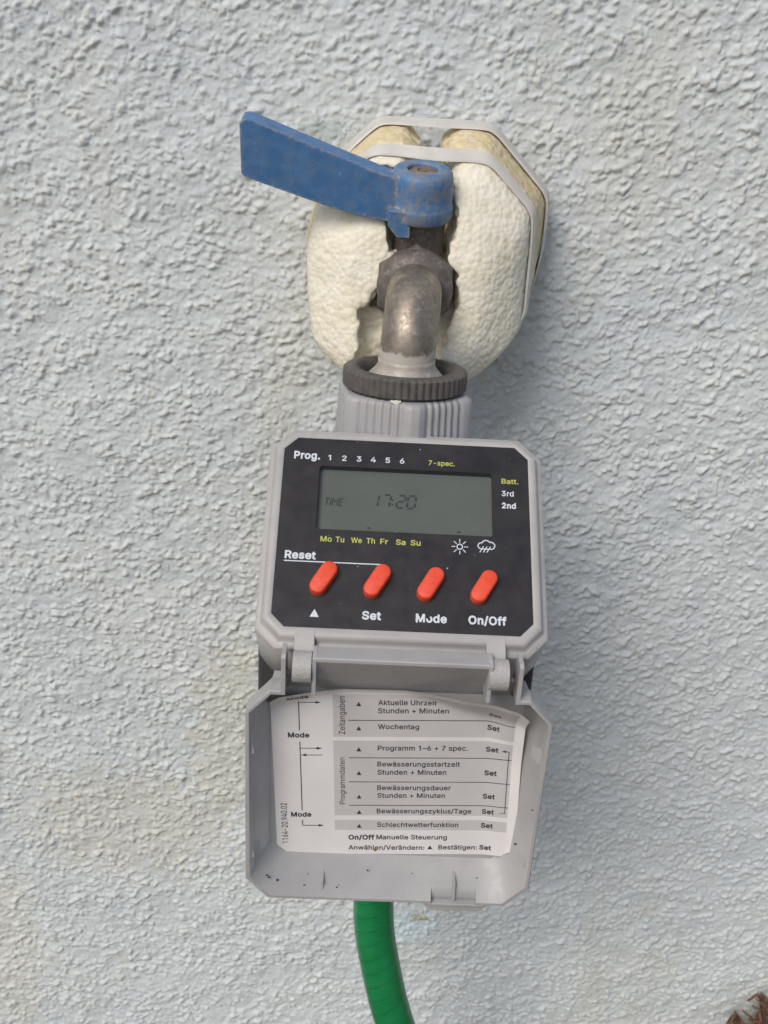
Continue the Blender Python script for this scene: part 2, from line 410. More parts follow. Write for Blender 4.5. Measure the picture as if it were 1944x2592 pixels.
# text outlines as flat meshes in a unit frame, fitted to x0..x1, baseline and cap height
# letter outlines of a plain grotesque, in thousandths of the letter size: advance, closed contours
GLYPHS = {
' ':(188,[],[],[]),
'+':(453,['55,170 61,166 189,166 192,162 193,31 197,28 257,28 261,34 261,163 265,166 393,166 397,174 397,226 389,232 261,234 261,366 253,370 197,370 192,362 192,234 57,230'],['44,170 49,160 61,155 181,154 183,26 197,17 257,17 267,22 272,34 272,154 393,155 401,158 408,170 408,230 403,238 393,243 273,244 272,366 269,374 257,381 197,381 185,375 181,366 181,246 177,243 53,241 44,230'],['32,162 41,148 57,141 165,141 167,34 173,16 181,8 193,3 261,4 277,12 286,30 286,138 289,141 393,141 409,147 421,166 422,230 413,248 397,256 287,258 286,366 280,382 261,394 193,395 176,386 168,370 166,258 61,257 41,250 30,230']),
'-':(453,['110,184 338,182 343,188 343,244 338,250 114,250 108,244'],['97,184 102,176 114,171 342,172 354,184 354,248 349,256 338,261 110,261 102,256 97,248'],['85,176 94,164 110,157 346,158 358,165 367,180 367,252 357,268 338,275 106,274 94,268 84,252 83,188']),
'.':(188,['45,32 48,20 58,6 74,-6 94,-10 114,-7 131,4 143,20 147,40 144,60 133,76 114,89 94,93 78,89 58,76 49,64 44,44'],['34,36 38,16 52,-4 70,-16 94,-21 118,-17 139,-4 153,16 158,40 154,64 141,84 118,99 94,104 70,98 50,84 37,64'],['22,24 24,12 38,-9 63,-28 94,-35 122,-31 150,-13 167,12 172,40 168,68 150,95 126,111 94,118 70,113 42,96 26,74 19,44']),
'/':(249,['10,-80 70,-82 77,-76 240,528 238,538 178,539 173,536 9,-72'],['-3,-80 2,-88 14,-93 74,-93 86,-84 251,528 250,540 242,548 178,550 170,548 163,540'],['-15,-88 -2,-103 14,-107 78,-106 91,-100 100,-88 266,528 262,548 246,562 174,564 158,557 149,544 -16,-68']),
'0':(453,['44,225 47,177 64,109 91,57 128,18 172,-5 228,-13 280,-5 324,18 365,61 390,113 406,177 411,253 406,329 390,397 364,449 326,489 280,514 228,522 176,514 127,489 89,449 63,397 47,329 42,253','116,239 119,313 128,361 145,401 166,429 196,448 228,454 260,447 284,432 308,401 324,363 334,313 338,253 334,193 324,145 307,105 288,81 260,62 228,56 196,61 168,78 146,105 129,145 119,193'],['32,241 36,177 54,105 81,53 120,10 168,-15 228,-24 284,-15 332,10 375,57 401,109 417,177 422,253 417,333 400,401 372,457 332,498 280,525 228,533 172,525 120,498 81,457 53,401 36,333','128,225 126,253 130,313 140,361 156,398 176,423 200,437 228,442 256,436 276,424 298,397 313,361 323,313 327,257 323,197 314,153 296,109 276,85 252,72 228,67 200,72 176,86 154,113 139,149 130,197'],['20,209 22,173 40,101 69,45 112,-1 164,-28 228,-38 288,-29 340,-2 387,49 413,101 431,177 436,253 430,337 413,405 383,465 341,509 284,539 228,547 168,538 112,509 70,465 40,405 22,333 17,253','144,197 140,253 144,309 153,357 167,389 184,411 204,424 228,428 248,424 268,412 286,389 300,357 309,309 313,253 309,197 300,153 287,121 268,97 248,85 228,82 200,88 184,98 166,121 153,153']),
'1':(453,['80,356 86,352 90,353 206,436 206,0 214,-6 278,-6 282,0 281,512 274,515 194,513 83,432 80,428'],['69,356 78,343 94,343 194,416 195,-4 200,-12 210,-17 278,-17 286,-14 293,0 291,516 278,526 198,526 186,521 72,436 69,428'],['57,348 70,331 82,327 94,328 178,387 181,384 182,-8 190,-22 206,-30 278,-31 294,-25 303,-16 307,0 307,508 302,526 291,536 278,540 194,540 178,533 60,444 55,428']),
'2':(453,['60,-4 393,-4 395,56 392,62 166,64 271,176 340,254 363,288 377,316 387,372 382,412 364,451 340,479 308,503 268,517 228,522 180,517 140,501 110,480 80,444 65,404 60,364 64,356 128,356 133,360 136,388 143,408 157,428 176,442 196,450 224,454 252,450 272,442 288,432 303,416 311,396 314,368 312,348 305,328 279,288 60,51'],['47,-4 52,-12 64,-17 388,-17 396,-15 404,-8 406,60 396,72 192,76 279,168 349,248 372,282 388,316 398,372 392,416 374,456 348,487 314,512 272,528 228,533 176,527 136,511 103,488 70,448 54,408 49,364 52,352 60,346 128,345 136,348 143,356 146,384 154,404 165,420 180,432 200,440 224,443 264,434 284,421 294,408 300,393 303,368 301,352 294,332 268,292 50,56 47,48'],['35,-12 48,-27 64,-31 392,-31 404,-27 416,-15 420,0 420,60 416,72 404,84 388,88 224,88 360,240 384,275 399,304 409,340 412,372 407,416 388,460 359,496 320,525 268,542 224,547 176,541 128,523 95,500 58,456 41,412 35,364 41,344 56,333 128,331 144,336 156,352 161,384 168,400 184,417 204,427 224,429 244,426 272,413 286,392 289,368 283,340 256,300 38,64 33,48']),
'3':(453,['39,125 46,89 68,51 96,24 132,4 172,-9 220,-13 268,-8 312,7 349,33 376,65 393,101 399,145 392,189 376,225 348,257 308,282 264,294 236,297 376,457 376,513 66,513 64,453 68,446 277,445 152,302 151,249 156,242 240,238 272,229 294,213 311,193 320,169 323,145 319,117 310,97 292,78 268,65 220,56 192,58 168,64 148,76 130,93 121,109 112,137 44,138 38,133'],['27,129 36,85 58,45 92,14 128,-6 168,-19 220,-24 268,-19 316,-3 357,25 384,57 403,97 410,145 402,193 384,233 356,265 316,291 264,305 261,309 387,453 389,509 384,521 372,526 72,526 58,521 53,509 53,449 64,436 252,433 143,309 140,301 140,245 144,237 152,232 236,228 268,218 286,205 300,189 309,169 312,145 307,117 300,102 288,89 268,77 244,70 220,67 176,74 154,85 138,101 124,140 116,147 40,149 30,141'],['15,117 23,81 48,35 84,2 120,-18 164,-33 220,-38 272,-32 324,-15 368,16 396,49 416,93 424,145 417,193 398,237 364,277 324,303 290,313 287,317 400,448 403,461 403,513 392,533 372,540 72,540 57,537 46,529 39,513 39,449 43,437 52,427 68,421 216,421 219,417 129,313 126,301 126,249 132,230 140,222 152,217 236,213 260,206 276,195 288,181 295,165 298,145 290,113 276,98 244,84 220,81 192,84 162,97 145,117 135,149 116,162 32,161 16,145 13,133']),
'4':(453,['34,104 40,99 272,99 276,96 278,-4 347,-4 349,96 352,99 412,99 416,100 419,108 419,164 416,168 352,169 349,172 348,321 344,324 284,324 276,320 276,172 272,169 124,169 119,172 315,504 316,512 312,515 248,515 242,512 34,160'],['24,100 29,92 40,88 264,88 265,0 270,-12 280,-17 344,-17 356,-11 360,0 360,84 364,88 416,88 424,92 430,104 430,164 424,176 416,180 361,180 360,320 353,332 344,335 280,335 268,328 265,316 264,180 140,180 139,184 325,500 328,512 320,523 312,526 248,526 234,520 24,164'],['12,92 22,80 36,74 248,74 251,68 251,-4 255,-16 264,-25 280,-31 344,-31 356,-28 368,-18 374,-4 374,72 420,75 439,88 444,104 444,164 439,180 424,192 374,196 374,320 365,340 344,349 280,349 264,343 254,332 251,320 251,196 163,196 339,496 341,516 328,535 312,540 244,540 232,536 223,528 12,172 9,156 9,104']),
'5':(453,['55,121 61,89 78,57 103,29 136,6 176,-8 220,-13 268,-7 312,10 348,38 376,77 391,117 397,161 394,201 385,233 368,265 349,289 324,311 296,327 264,336 228,340 204,337 176,331 144,314 142,317 157,445 368,446 372,453 370,513 92,513 63,249 128,240 168,262 192,269 220,271 248,267 272,257 292,240 307,221 318,193 322,161 318,133 307,105 292,85 276,72 248,59 200,58 176,65 143,93 124,136 60,136 55,133'],['44,125 51,85 70,49 95,21 132,-4 172,-18 220,-24 272,-18 316,0 356,30 386,73 402,113 408,161 404,205 395,237 378,269 357,297 334,317 300,337 268,346 228,351 155,337 168,435 372,436 380,442 383,453 383,509 376,523 364,526 96,526 84,521 79,509 50,257 52,245 64,236 128,229 172,252 192,257 216,260 244,256 268,246 284,233 299,213 307,189 311,161 307,133 299,113 288,97 268,79 244,69 200,69 180,76 151,101 144,113 137,137 128,146 56,147 45,137'],['31,113 37,81 56,45 84,12 124,-16 168,-31 220,-38 276,-31 324,-12 367,21 398,65 415,109 422,161 417,209 408,242 390,277 368,306 342,329 304,350 268,361 232,365 172,357 180,421 368,421 387,429 397,449 397,509 395,521 386,533 368,540 96,540 84,538 72,529 65,513 36,257 40,237 48,229 60,223 128,215 140,217 164,233 196,244 216,246 240,243 260,234 284,209 294,185 297,161 293,137 285,117 260,91 240,83 204,82 176,96 158,117 146,149 128,160 48,159 39,153 31,141']),
'6':(453,['60,145 63,113 78,73 104,37 140,9 180,-7 228,-13 276,-6 312,8 345,33 372,68 389,109 395,157 390,201 374,245 348,277 316,301 276,315 236,320 200,314 197,317 327,505 328,509 324,515 248,513 96,286 74,241 62,201 58,161','132,148 134,185 145,213 156,229 176,246 200,256 228,259 252,256 276,246 296,229 309,209 318,185 321,157 318,133 309,105 292,81 276,68 252,58 228,54 204,57 176,69 156,85 143,105 134,129'],['48,153 53,109 70,65 96,29 136,-1 176,-17 224,-24 272,-19 320,0 357,29 383,65 401,109 406,161 401,205 386,245 360,281 324,310 280,326 224,330 221,333 337,501 339,513 332,523 324,526 252,526 244,524 237,517 87,293 64,245 52,205','144,139 144,181 153,205 168,225 184,238 202,245 224,248 248,246 269,237 288,221 299,205 307,185 310,157 307,133 299,109 284,89 269,77 248,68 228,65 204,68 180,80 164,93 154,109'],['36,133 40,105 56,61 85,21 125,-11 172,-30 224,-38 280,-32 324,-14 368,21 395,57 415,109 420,161 414,209 400,249 368,293 332,322 288,338 247,345 351,497 352,517 340,534 324,540 252,540 240,538 228,529 73,297 51,249 38,205 33,161','160,131 156,157 159,181 175,213 192,226 224,234 248,231 276,214 287,197 294,177 294,137 287,117 276,101 261,89 228,80 204,83 176,101']),
'7':(453,['58,448 314,444 92,4 93,-4 98,-6 166,-6 172,0 395,444 396,512 390,515 62,515 56,508'],['45,448 50,440 62,435 290,435 296,432 80,4 82,-8 94,-17 170,-16 180,-8 406,441 408,512 402,522 390,526 58,526 50,521 45,512'],['33,440 42,428 58,421 274,420 67,8 66,-4 70,-15 86,-29 174,-30 186,-23 194,-12 419,436 422,448 421,516 412,532 394,540 58,540 41,532 32,516']),
'8':(453,['48,121 52,93 68,61 96,30 132,6 176,-8 228,-13 276,-8 316,4 356,29 382,57 401,97 407,133 402,169 393,197 375,225 352,247 319,265 319,269 336,277 364,305 382,341 388,377 382,421 366,453 340,482 308,504 272,516 224,522 184,517 144,504 110,481 85,453 69,417 64,381 70,341 88,305 116,277 134,269 133,265 96,244 76,223 60,198 49,165','124,120 121,141 124,161 135,185 152,204 171,217 200,226 224,229 252,226 281,217 300,204 317,185 326,165 331,141 326,113 317,93 304,80 284,66 256,58 228,55 200,58 168,66 148,80 135,93','140,368 142,397 150,417 164,433 180,444 200,451 224,454 252,451 272,444 289,433 304,414 313,377 309,349 302,333 288,317 272,306 252,298 228,296 200,299 180,306 164,317 149,337 142,353'],['36,129 42,89 60,53 88,22 128,-4 176,-19 228,-24 280,-18 320,-6 364,21 389,49 412,93 418,133 414,169 403,201 386,229 363,253 345,265 344,269 372,297 391,333 399,381 392,425 374,461 348,490 314,513 276,527 224,533 180,528 140,514 104,491 77,461 58,417 53,381 59,341 80,297 108,269 107,265 89,253 68,231 49,201 38,169','136,117 133,141 136,161 144,178 160,196 176,207 200,215 224,218 252,215 276,207 306,181 316,161 319,137 316,117 309,101 296,87 280,77 256,69 224,66 176,75 154,89 143,101','152,360 152,393 160,411 172,425 184,433 204,440 228,443 248,440 268,433 281,425 292,413 300,393 300,357 292,339 280,325 248,309 204,309 184,316 161,337'],['24,113 28,85 46,49 80,10 124,-18 172,-32 228,-38 280,-33 325,-19 372,9 401,41 425,89 432,133 428,169 415,209 398,237 365,269 384,290 404,329 413,385 404,433 385,469 357,501 320,526 280,540 224,547 176,541 132,526 94,501 68,472 45,425 39,377 48,329 68,290 87,269 56,238 36,206 24,169 21,137','148,128 149,157 157,173 168,185 184,195 224,204 252,201 268,195 284,185 297,169 305,141 303,121 297,109 285,97 272,89 256,84 228,80 200,83 179,89 156,108','168,355 164,377 171,401 180,414 204,426 228,429 260,421 273,413 285,393 287,373 280,346 268,333 248,324 208,323 192,328 179,337']),
'9':(453,['60,332 63,304 79,264 103,232 132,210 176,193 220,189 252,194 255,192 124,0 132,-6 204,-4 320,165 355,220 379,268 391,308 395,348 389,396 374,436 347,472 311,500 272,516 228,522 180,516 140,499 108,475 81,440 63,396 58,352','132,345 135,380 144,405 158,424 176,440 200,451 224,454 252,451 276,441 296,423 309,404 318,380 321,352 318,324 308,297 293,276 278,264 252,253 224,249 200,253 176,263 157,280 144,297 135,324'],['48,340 51,304 67,264 95,224 128,200 168,183 231,176 116,10 113,0 118,-12 128,-17 208,-15 330,160 365,216 389,264 401,304 406,348 401,396 384,440 355,480 316,510 276,526 228,533 176,526 136,509 102,484 72,447 52,400','144,338 142,352 145,376 154,400 180,429 204,440 248,441 268,432 288,415 298,400 307,376 310,352 308,328 299,304 285,284 272,273 248,263 224,260 204,263 183,272 168,284 153,304'],['36,320 38,300 55,256 84,215 124,186 168,169 205,164 103,16 99,0 103,-16 116,-28 128,-31 200,-31 213,-28 227,-16 342,152 377,208 402,260 416,304 420,348 414,400 396,448 363,492 327,520 284,538 228,547 172,539 128,521 92,494 58,452 39,404 33,352','160,327 156,352 160,376 168,396 192,420 208,427 224,429 248,426 276,408 286,392 294,372 293,328 277,296 263,284 228,275 208,277 192,283 167,308']),
':':(188,['45,32 48,20 58,6 74,-6 94,-10 114,-7 131,4 143,20 147,40 144,60 133,76 114,89 94,93 78,89 58,76 49,64 44,44','45,308 48,296 58,281 74,269 94,265 114,268 132,280 143,296 147,316 144,336 133,352 114,365 94,368 78,365 58,352 47,336'],['34,36 38,16 52,-4 70,-16 94,-21 118,-17 139,-4 153,16 158,40 154,64 141,84 118,99 94,104 70,98 50,84 37,64','33,312 38,292 51,272 70,259 94,254 118,258 140,272 153,292 158,316 154,340 141,360 118,375 94,379 70,374 50,360 37,340'],['22,24 24,12 38,-9 63,-28 94,-35 122,-31 150,-13 167,12 172,40 168,68 150,95 126,111 94,118 70,113 42,96 26,74 19,44','21,300 26,284 38,266 62,247 94,240 122,244 150,262 166,286 172,316 167,344 150,371 126,387 94,393 70,389 42,372 25,348 19,320']),
'A':(480,['12,-4 89,-4 140,136 340,136 391,-4 460,-6 468,-3 468,4 280,513 204,515 196,512 11,4','168,205 164,208 236,427 240,431 314,208 308,205'],['-1,-4 4,-12 16,-17 84,-17 96,-13 148,125 328,125 333,124 384,-13 396,-17 464,-17 478,-8 478,8 292,515 284,524 200,526 192,523 186,516 1,8','180,216 236,389 240,393 298,220 296,216'],['-13,-12 -4,-24 12,-31 88,-31 104,-24 114,-12 156,109 160,111 320,111 366,-12 376,-24 392,-31 464,-31 480,-26 490,-16 494,-4 492,12 305,520 292,536 276,540 196,540 184,535 174,524 -13,12 -15,0','200,231 236,341 240,346 279,232']),
'B':(456,['56,-4 244,-6 304,-1 348,13 377,32 405,64 419,100 424,132 419,176 408,204 388,232 364,251 335,264 334,268 360,282 376,296 392,317 401,344 404,372 400,412 384,448 364,472 332,496 292,509 240,515 60,515 55,512','132,63 132,225 276,222 304,212 324,197 337,180 346,160 349,136 343,108 324,84 292,69 248,63','132,291 132,445 240,446 280,440 309,424 324,400 330,372 326,348 317,328 304,314 284,301 260,293'],['43,-4 48,-12 60,-17 248,-17 304,-13 352,3 385,24 415,60 430,96 435,132 431,176 416,212 399,236 359,268 384,288 404,316 412,340 415,372 411,412 395,452 372,480 336,506 292,521 240,526 60,526 52,524 45,516','144,74 144,214 248,214 276,211 300,201 316,189 327,176 335,156 338,136 333,112 316,92 292,80 244,74','144,302 144,435 236,435 276,430 301,416 314,396 319,372 316,352 309,336 299,324 280,311 260,305 236,302'],['31,-12 44,-27 60,-31 248,-31 304,-27 356,-11 392,12 427,52 443,92 449,132 444,180 428,220 408,248 384,268 414,304 425,336 429,376 424,416 404,463 380,492 344,518 296,534 240,540 56,540 44,536 33,524 29,508 29,0','156,88 156,196 160,200 272,197 292,190 315,168 322,152 323,136 320,119 308,104 288,94 244,88','156,316 156,420 236,421 272,416 292,404 300,392 304,372 303,356 294,340 276,325 260,319 236,316']),
'F':(410,['56,-4 124,-6 131,0 132,214 344,215 352,220 352,276 348,284 132,284 131,444 372,447 375,452 375,508 372,514 60,515 55,512'],['43,-4 48,-12 60,-17 128,-17 140,-8 144,204 348,204 360,212 363,220 363,280 360,288 352,294 143,296 142,432 148,435 376,437 384,444 386,452 386,512 377,524 60,526 52,524 45,516'],['31,-12 44,-27 60,-31 128,-31 140,-27 152,-16 156,0 156,188 348,190 360,193 372,204 377,220 377,280 371,296 360,306 348,309 160,309 156,312 156,420 368,421 384,425 396,436 400,452 399,516 393,528 384,536 368,540 60,540 44,536 33,524 29,508 29,0']),
'H':(517,['56,-4 124,-6 131,0 131,224 136,226 384,226 386,0 392,-6 461,-4 463,508 460,514 392,515 387,512 384,295 132,295 130,512 124,515 60,515 55,512'],['43,-4 48,-12 60,-17 128,-17 140,-8 144,215 372,215 375,212 377,-8 384,-15 392,-17 456,-17 469,-12 474,0 474,508 468,522 456,526 392,526 384,524 377,516 375,312 372,306 144,306 140,516 133,524 124,526 60,526 47,520 43,508'],['31,-12 44,-27 60,-31 128,-31 140,-27 152,-16 156,0 156,200 360,201 361,0 365,-16 376,-27 392,-31 460,-31 472,-27 481,-20 488,0 488,508 484,524 476,533 460,540 388,540 376,536 365,524 361,508 360,320 156,320 156,508 152,524 140,536 124,540 56,540 44,536 36,528 29,508 29,0']),
'M':(628,['56,-4 120,-6 128,0 128,392 165,288 280,0 288,-6 340,-6 348,-1 497,384 498,0 504,-6 572,-4 572,513 476,515 471,512 346,188 316,97 157,512 152,515 56,513'],['43,-4 48,-12 60,-17 124,-17 134,-12 139,-4 140,324 271,-8 280,-16 288,-17 344,-17 357,-8 484,319 487,308 487,-4 492,-12 504,-17 568,-17 580,-12 585,0 585,508 580,521 568,526 476,526 463,520 337,196 316,133 165,520 152,526 60,526 48,521 43,508'],['31,-12 44,-27 60,-31 128,-30 142,-24 151,-12 153,0 153,232 156,242 262,-20 272,-28 284,-31 344,-31 356,-28 371,-12 472,247 473,0 475,-12 484,-24 500,-31 572,-31 588,-24 597,-12 599,0 599,508 597,520 589,532 572,540 476,540 464,538 452,528 316,178 312,181 176,528 164,538 152,540 56,540 39,532 31,520 29,508 29,0']),
'O':(533,['36,237 42,177 64,113 100,60 144,22 204,-5 268,-13 328,-5 389,21 432,58 470,113 492,181 499,253 492,329 469,397 433,449 388,488 328,514 268,522 204,514 144,487 101,449 65,397 42,329 34,257','112,224 109,253 115,313 130,361 156,400 190,429 224,444 264,450 308,444 344,429 376,402 403,361 419,313 424,253 419,197 403,149 380,111 344,80 308,65 268,59 224,65 188,81 156,109 132,145 116,193'],['24,245 31,177 54,109 96,48 140,11 200,-15 268,-24 332,-16 396,13 443,53 480,109 503,177 510,253 503,333 476,405 441,457 392,499 332,525 268,533 204,525 139,497 92,456 56,403 31,333','124,215 120,253 126,309 140,355 164,393 196,420 228,434 264,438 304,434 340,418 368,394 393,357 408,309 413,253 408,197 393,153 372,119 340,91 304,75 268,70 228,75 192,92 164,116 142,149 126,197'],['12,225 18,173 42,101 83,41 130,1 200,-30 268,-38 336,-29 404,1 452,42 492,101 517,177 524,253 516,337 488,413 452,466 400,511 332,539 268,547 200,539 128,506 81,465 43,409 17,333 9,257','136,236 134,253 139,305 153,349 176,385 204,408 232,420 264,424 300,420 334,405 360,382 379,353 395,305 399,253 394,201 380,157 359,125 332,103 300,89 268,84 232,89 200,103 175,125 154,157 139,201']),
'P':(445,['56,-4 124,-6 131,0 132,180 236,180 292,186 338,204 369,228 396,264 410,304 415,344 410,392 393,436 368,468 336,492 292,508 236,515 60,515 55,512','132,248 132,445 264,443 292,434 312,420 329,396 336,376 338,348 336,320 327,296 313,276 292,261 268,252 232,248'],['43,-4 48,-12 60,-17 128,-17 140,-8 144,169 236,169 296,175 344,195 377,220 404,256 421,300 426,344 420,396 404,440 380,472 340,502 292,520 236,526 60,526 52,524 45,516','144,259 144,435 264,432 288,424 304,412 318,392 325,372 327,348 324,320 317,300 305,284 288,271 264,263 232,259'],['31,-12 40,-24 56,-31 128,-31 144,-24 152,-16 156,-4 156,152 160,155 236,155 300,162 352,183 388,211 416,248 435,300 440,348 434,400 418,444 392,479 348,514 296,533 236,540 56,540 44,536 33,524 29,508 29,0','156,276 156,420 260,419 280,412 296,400 311,372 313,348 311,324 305,308 293,292 280,283 260,276 228,273 160,273']),
'R':(449,['56,-4 124,-6 131,0 132,192 240,192 244,190 349,-4 432,-4 433,4 323,204 325,208 336,212 371,236 395,268 411,308 415,352 411,396 395,436 372,468 336,494 292,510 236,515 60,515 55,512','132,262 132,445 232,446 268,443 296,434 316,419 329,400 336,380 339,352 336,324 329,304 313,284 296,273 268,264 232,261'],['43,-4 48,-12 60,-17 124,-17 137,-12 142,0 143,180 232,181 237,180 341,-12 352,-17 428,-17 436,-15 443,-8 443,8 338,200 379,228 405,264 421,304 426,352 421,400 405,440 380,476 341,504 292,521 236,526 60,526 52,524 45,516','144,272 144,435 264,432 291,424 308,411 319,396 325,376 328,352 320,312 308,295 292,283 264,275'],['31,-12 40,-24 56,-31 128,-31 145,-24 154,-12 156,0 156,164 160,167 224,167 230,164 324,-12 333,-24 352,-31 432,-31 444,-27 455,-16 459,-4 457,12 357,196 392,222 417,256 433,296 440,352 436,400 417,448 392,483 348,516 296,534 236,540 56,540 44,536 33,524 29,508 29,0','156,288 156,420 232,421 264,418 284,412 305,392 312,372 314,352 307,316 296,303 284,295 260,288 232,286']),
'S':(447,['34,127 40,95 58,59 86,28 126,3 170,-10 222,-15 278,-10 326,6 365,31 390,60 409,99 414,139 411,171 399,203 384,223 362,243 318,268 214,299 153,323 135,339 126,352 121,375 125,399 134,415 150,431 170,443 194,450 226,453 266,447 298,432 321,407 334,373 402,372 407,379 399,419 382,452 356,479 318,504 274,517 226,522 178,517 138,504 98,480 70,451 52,415 46,375 55,323 84,283 126,254 182,233 294,199 326,176 336,159 340,139 335,115 323,95 306,78 282,65 254,58 226,55 198,58 166,66 146,76 130,90 116,111 110,139 106,143 38,143 32,139'],['22,131 30,91 50,50 82,17 126,-8 170,-21 222,-26 278,-21 330,-4 373,23 400,55 420,95 425,143 422,175 409,207 388,235 370,251 342,268 318,280 214,310 158,333 137,355 132,375 136,395 142,407 158,423 174,432 194,438 226,442 262,436 291,423 311,403 322,371 330,363 409,363 416,371 418,379 410,420 391,459 364,487 322,514 278,528 226,533 178,528 134,515 90,488 62,459 42,419 35,375 45,319 76,275 122,244 178,223 286,190 318,169 326,155 329,139 324,119 314,101 299,87 278,75 254,69 226,66 198,69 170,76 150,87 138,97 127,115 120,143 110,153 34,154 22,143'],['10,119 16,87 36,47 70,8 114,-19 162,-33 222,-40 286,-34 336,-17 382,12 412,47 434,95 439,139 436,175 421,215 400,243 378,262 351,279 322,293 182,336 154,355 147,375 150,391 166,411 198,425 226,428 258,423 284,411 299,395 313,359 326,349 402,347 416,351 426,360 432,375 424,423 402,467 372,499 330,526 282,541 226,547 174,541 126,527 82,500 50,466 28,419 21,371 30,319 62,269 117,231 174,210 282,177 298,168 310,155 314,139 311,123 302,109 274,89 250,82 222,80 178,88 148,107 139,123 129,155 118,165 106,168 38,168 22,164 9,147']),
'T':(449,['28,448 187,444 187,0 192,-6 260,-5 263,0 263,444 420,447 423,452 422,512 416,515 32,515 26,508'],['15,448 20,440 32,435 172,435 176,432 176,-4 181,-12 192,-17 264,-15 272,-8 274,0 274,432 280,435 424,437 432,444 434,452 432,516 425,524 416,526 28,526 20,521 15,512'],['3,440 12,428 28,421 161,420 163,-8 172,-23 188,-31 260,-31 272,-27 284,-16 288,0 288,420 420,421 436,428 444,436 448,448 448,512 444,524 432,536 420,540 28,540 11,532 2,516']),
'U':(517,['56,160 60,124 78,80 109,40 152,9 200,-7 260,-14 316,-8 364,9 408,40 439,80 457,124 463,172 462,512 456,515 392,515 388,512 387,180 383,144 372,117 353,92 328,73 296,62 260,58 220,62 188,75 164,92 145,120 135,144 130,180 129,512 124,515 56,513'],['44,164 49,120 70,72 101,32 148,-1 204,-19 260,-25 316,-19 371,0 412,29 448,72 468,120 474,168 474,508 470,520 460,526 392,526 384,523 378,516 376,180 372,148 361,120 346,100 324,84 296,73 260,69 224,73 192,85 172,100 156,122 145,148 141,180 139,516 132,524 124,526 60,526 48,521 43,508'],['32,148 36,116 56,68 92,21 140,-13 192,-31 260,-39 320,-33 376,-13 424,20 462,68 481,116 488,168 488,508 486,520 480,530 460,540 392,540 376,535 366,524 362,508 362,180 359,152 348,126 336,111 317,96 292,87 260,83 228,86 200,97 180,112 168,128 158,152 155,180 155,508 151,524 140,536 128,540 56,540 40,533 31,520 29,508 29,172']),
'V':(480,['11,504 200,-4 280,-6 284,0 468,512 460,515 396,515 390,512 240,77 198,208 89,512 84,515 16,515 11,512'],['0,504 189,-8 196,-15 204,-17 280,-17 288,-14 295,-4 478,500 478,516 472,523 464,526 392,526 380,517 240,114 99,516 92,524 84,526 16,526 3,520'],['-12,496 177,-16 188,-27 200,-31 280,-31 292,-28 307,-12 491,496 494,512 490,524 480,535 464,540 392,540 380,536 371,528 240,160 108,528 100,536 88,540 8,539 -4,533 -12,522 -15,508']),
'W':(686,['11,504 151,-4 228,-6 236,-1 340,390 344,396 449,0 456,-6 534,-4 675,512 668,515 604,515 598,512 492,95 467,200 384,513 308,515 301,512 196,104 192,99 87,512 80,515 16,515 11,512'],['0,504 138,-4 143,-12 156,-17 232,-17 245,-8 344,349 440,-8 448,-15 456,-17 532,-17 542,-12 547,-4 686,504 683,520 672,526 604,526 595,524 588,516 492,143 397,512 388,524 304,526 291,516 192,147 97,516 84,526 12,526 1,516'],['-13,496 125,-8 135,-24 152,-31 232,-31 244,-28 256,-17 344,293 428,-16 440,-27 456,-31 532,-31 544,-28 554,-20 560,-8 700,500 700,516 691,532 672,540 600,540 588,536 576,524 492,204 410,516 404,528 396,536 380,540 304,540 291,536 280,526 196,211 192,208 112,516 106,528 96,537 84,540 8,539 -4,533 -12,522 -15,508']),
'Z':(438,['36,0 44,-6 403,-4 405,56 400,63 129,64 403,460 403,508 400,514 40,515 35,512 34,452 40,446 304,447 309,444 36,48'],['23,448 28,440 40,435 280,435 286,432 28,56 25,48 25,0 30,-12 44,-17 400,-17 411,-12 416,0 416,60 412,68 404,73 151,76 411,452 414,460 414,508 410,520 396,526 36,526 28,521 23,512'],['11,-4 20,-22 40,-31 400,-31 412,-28 424,-18 430,-4 430,60 424,75 412,85 400,88 180,88 425,448 428,460 428,512 424,524 416,533 396,540 40,540 28,538 16,528 9,512 9,448 16,432 28,423 40,421 260,420 16,63 11,48']),
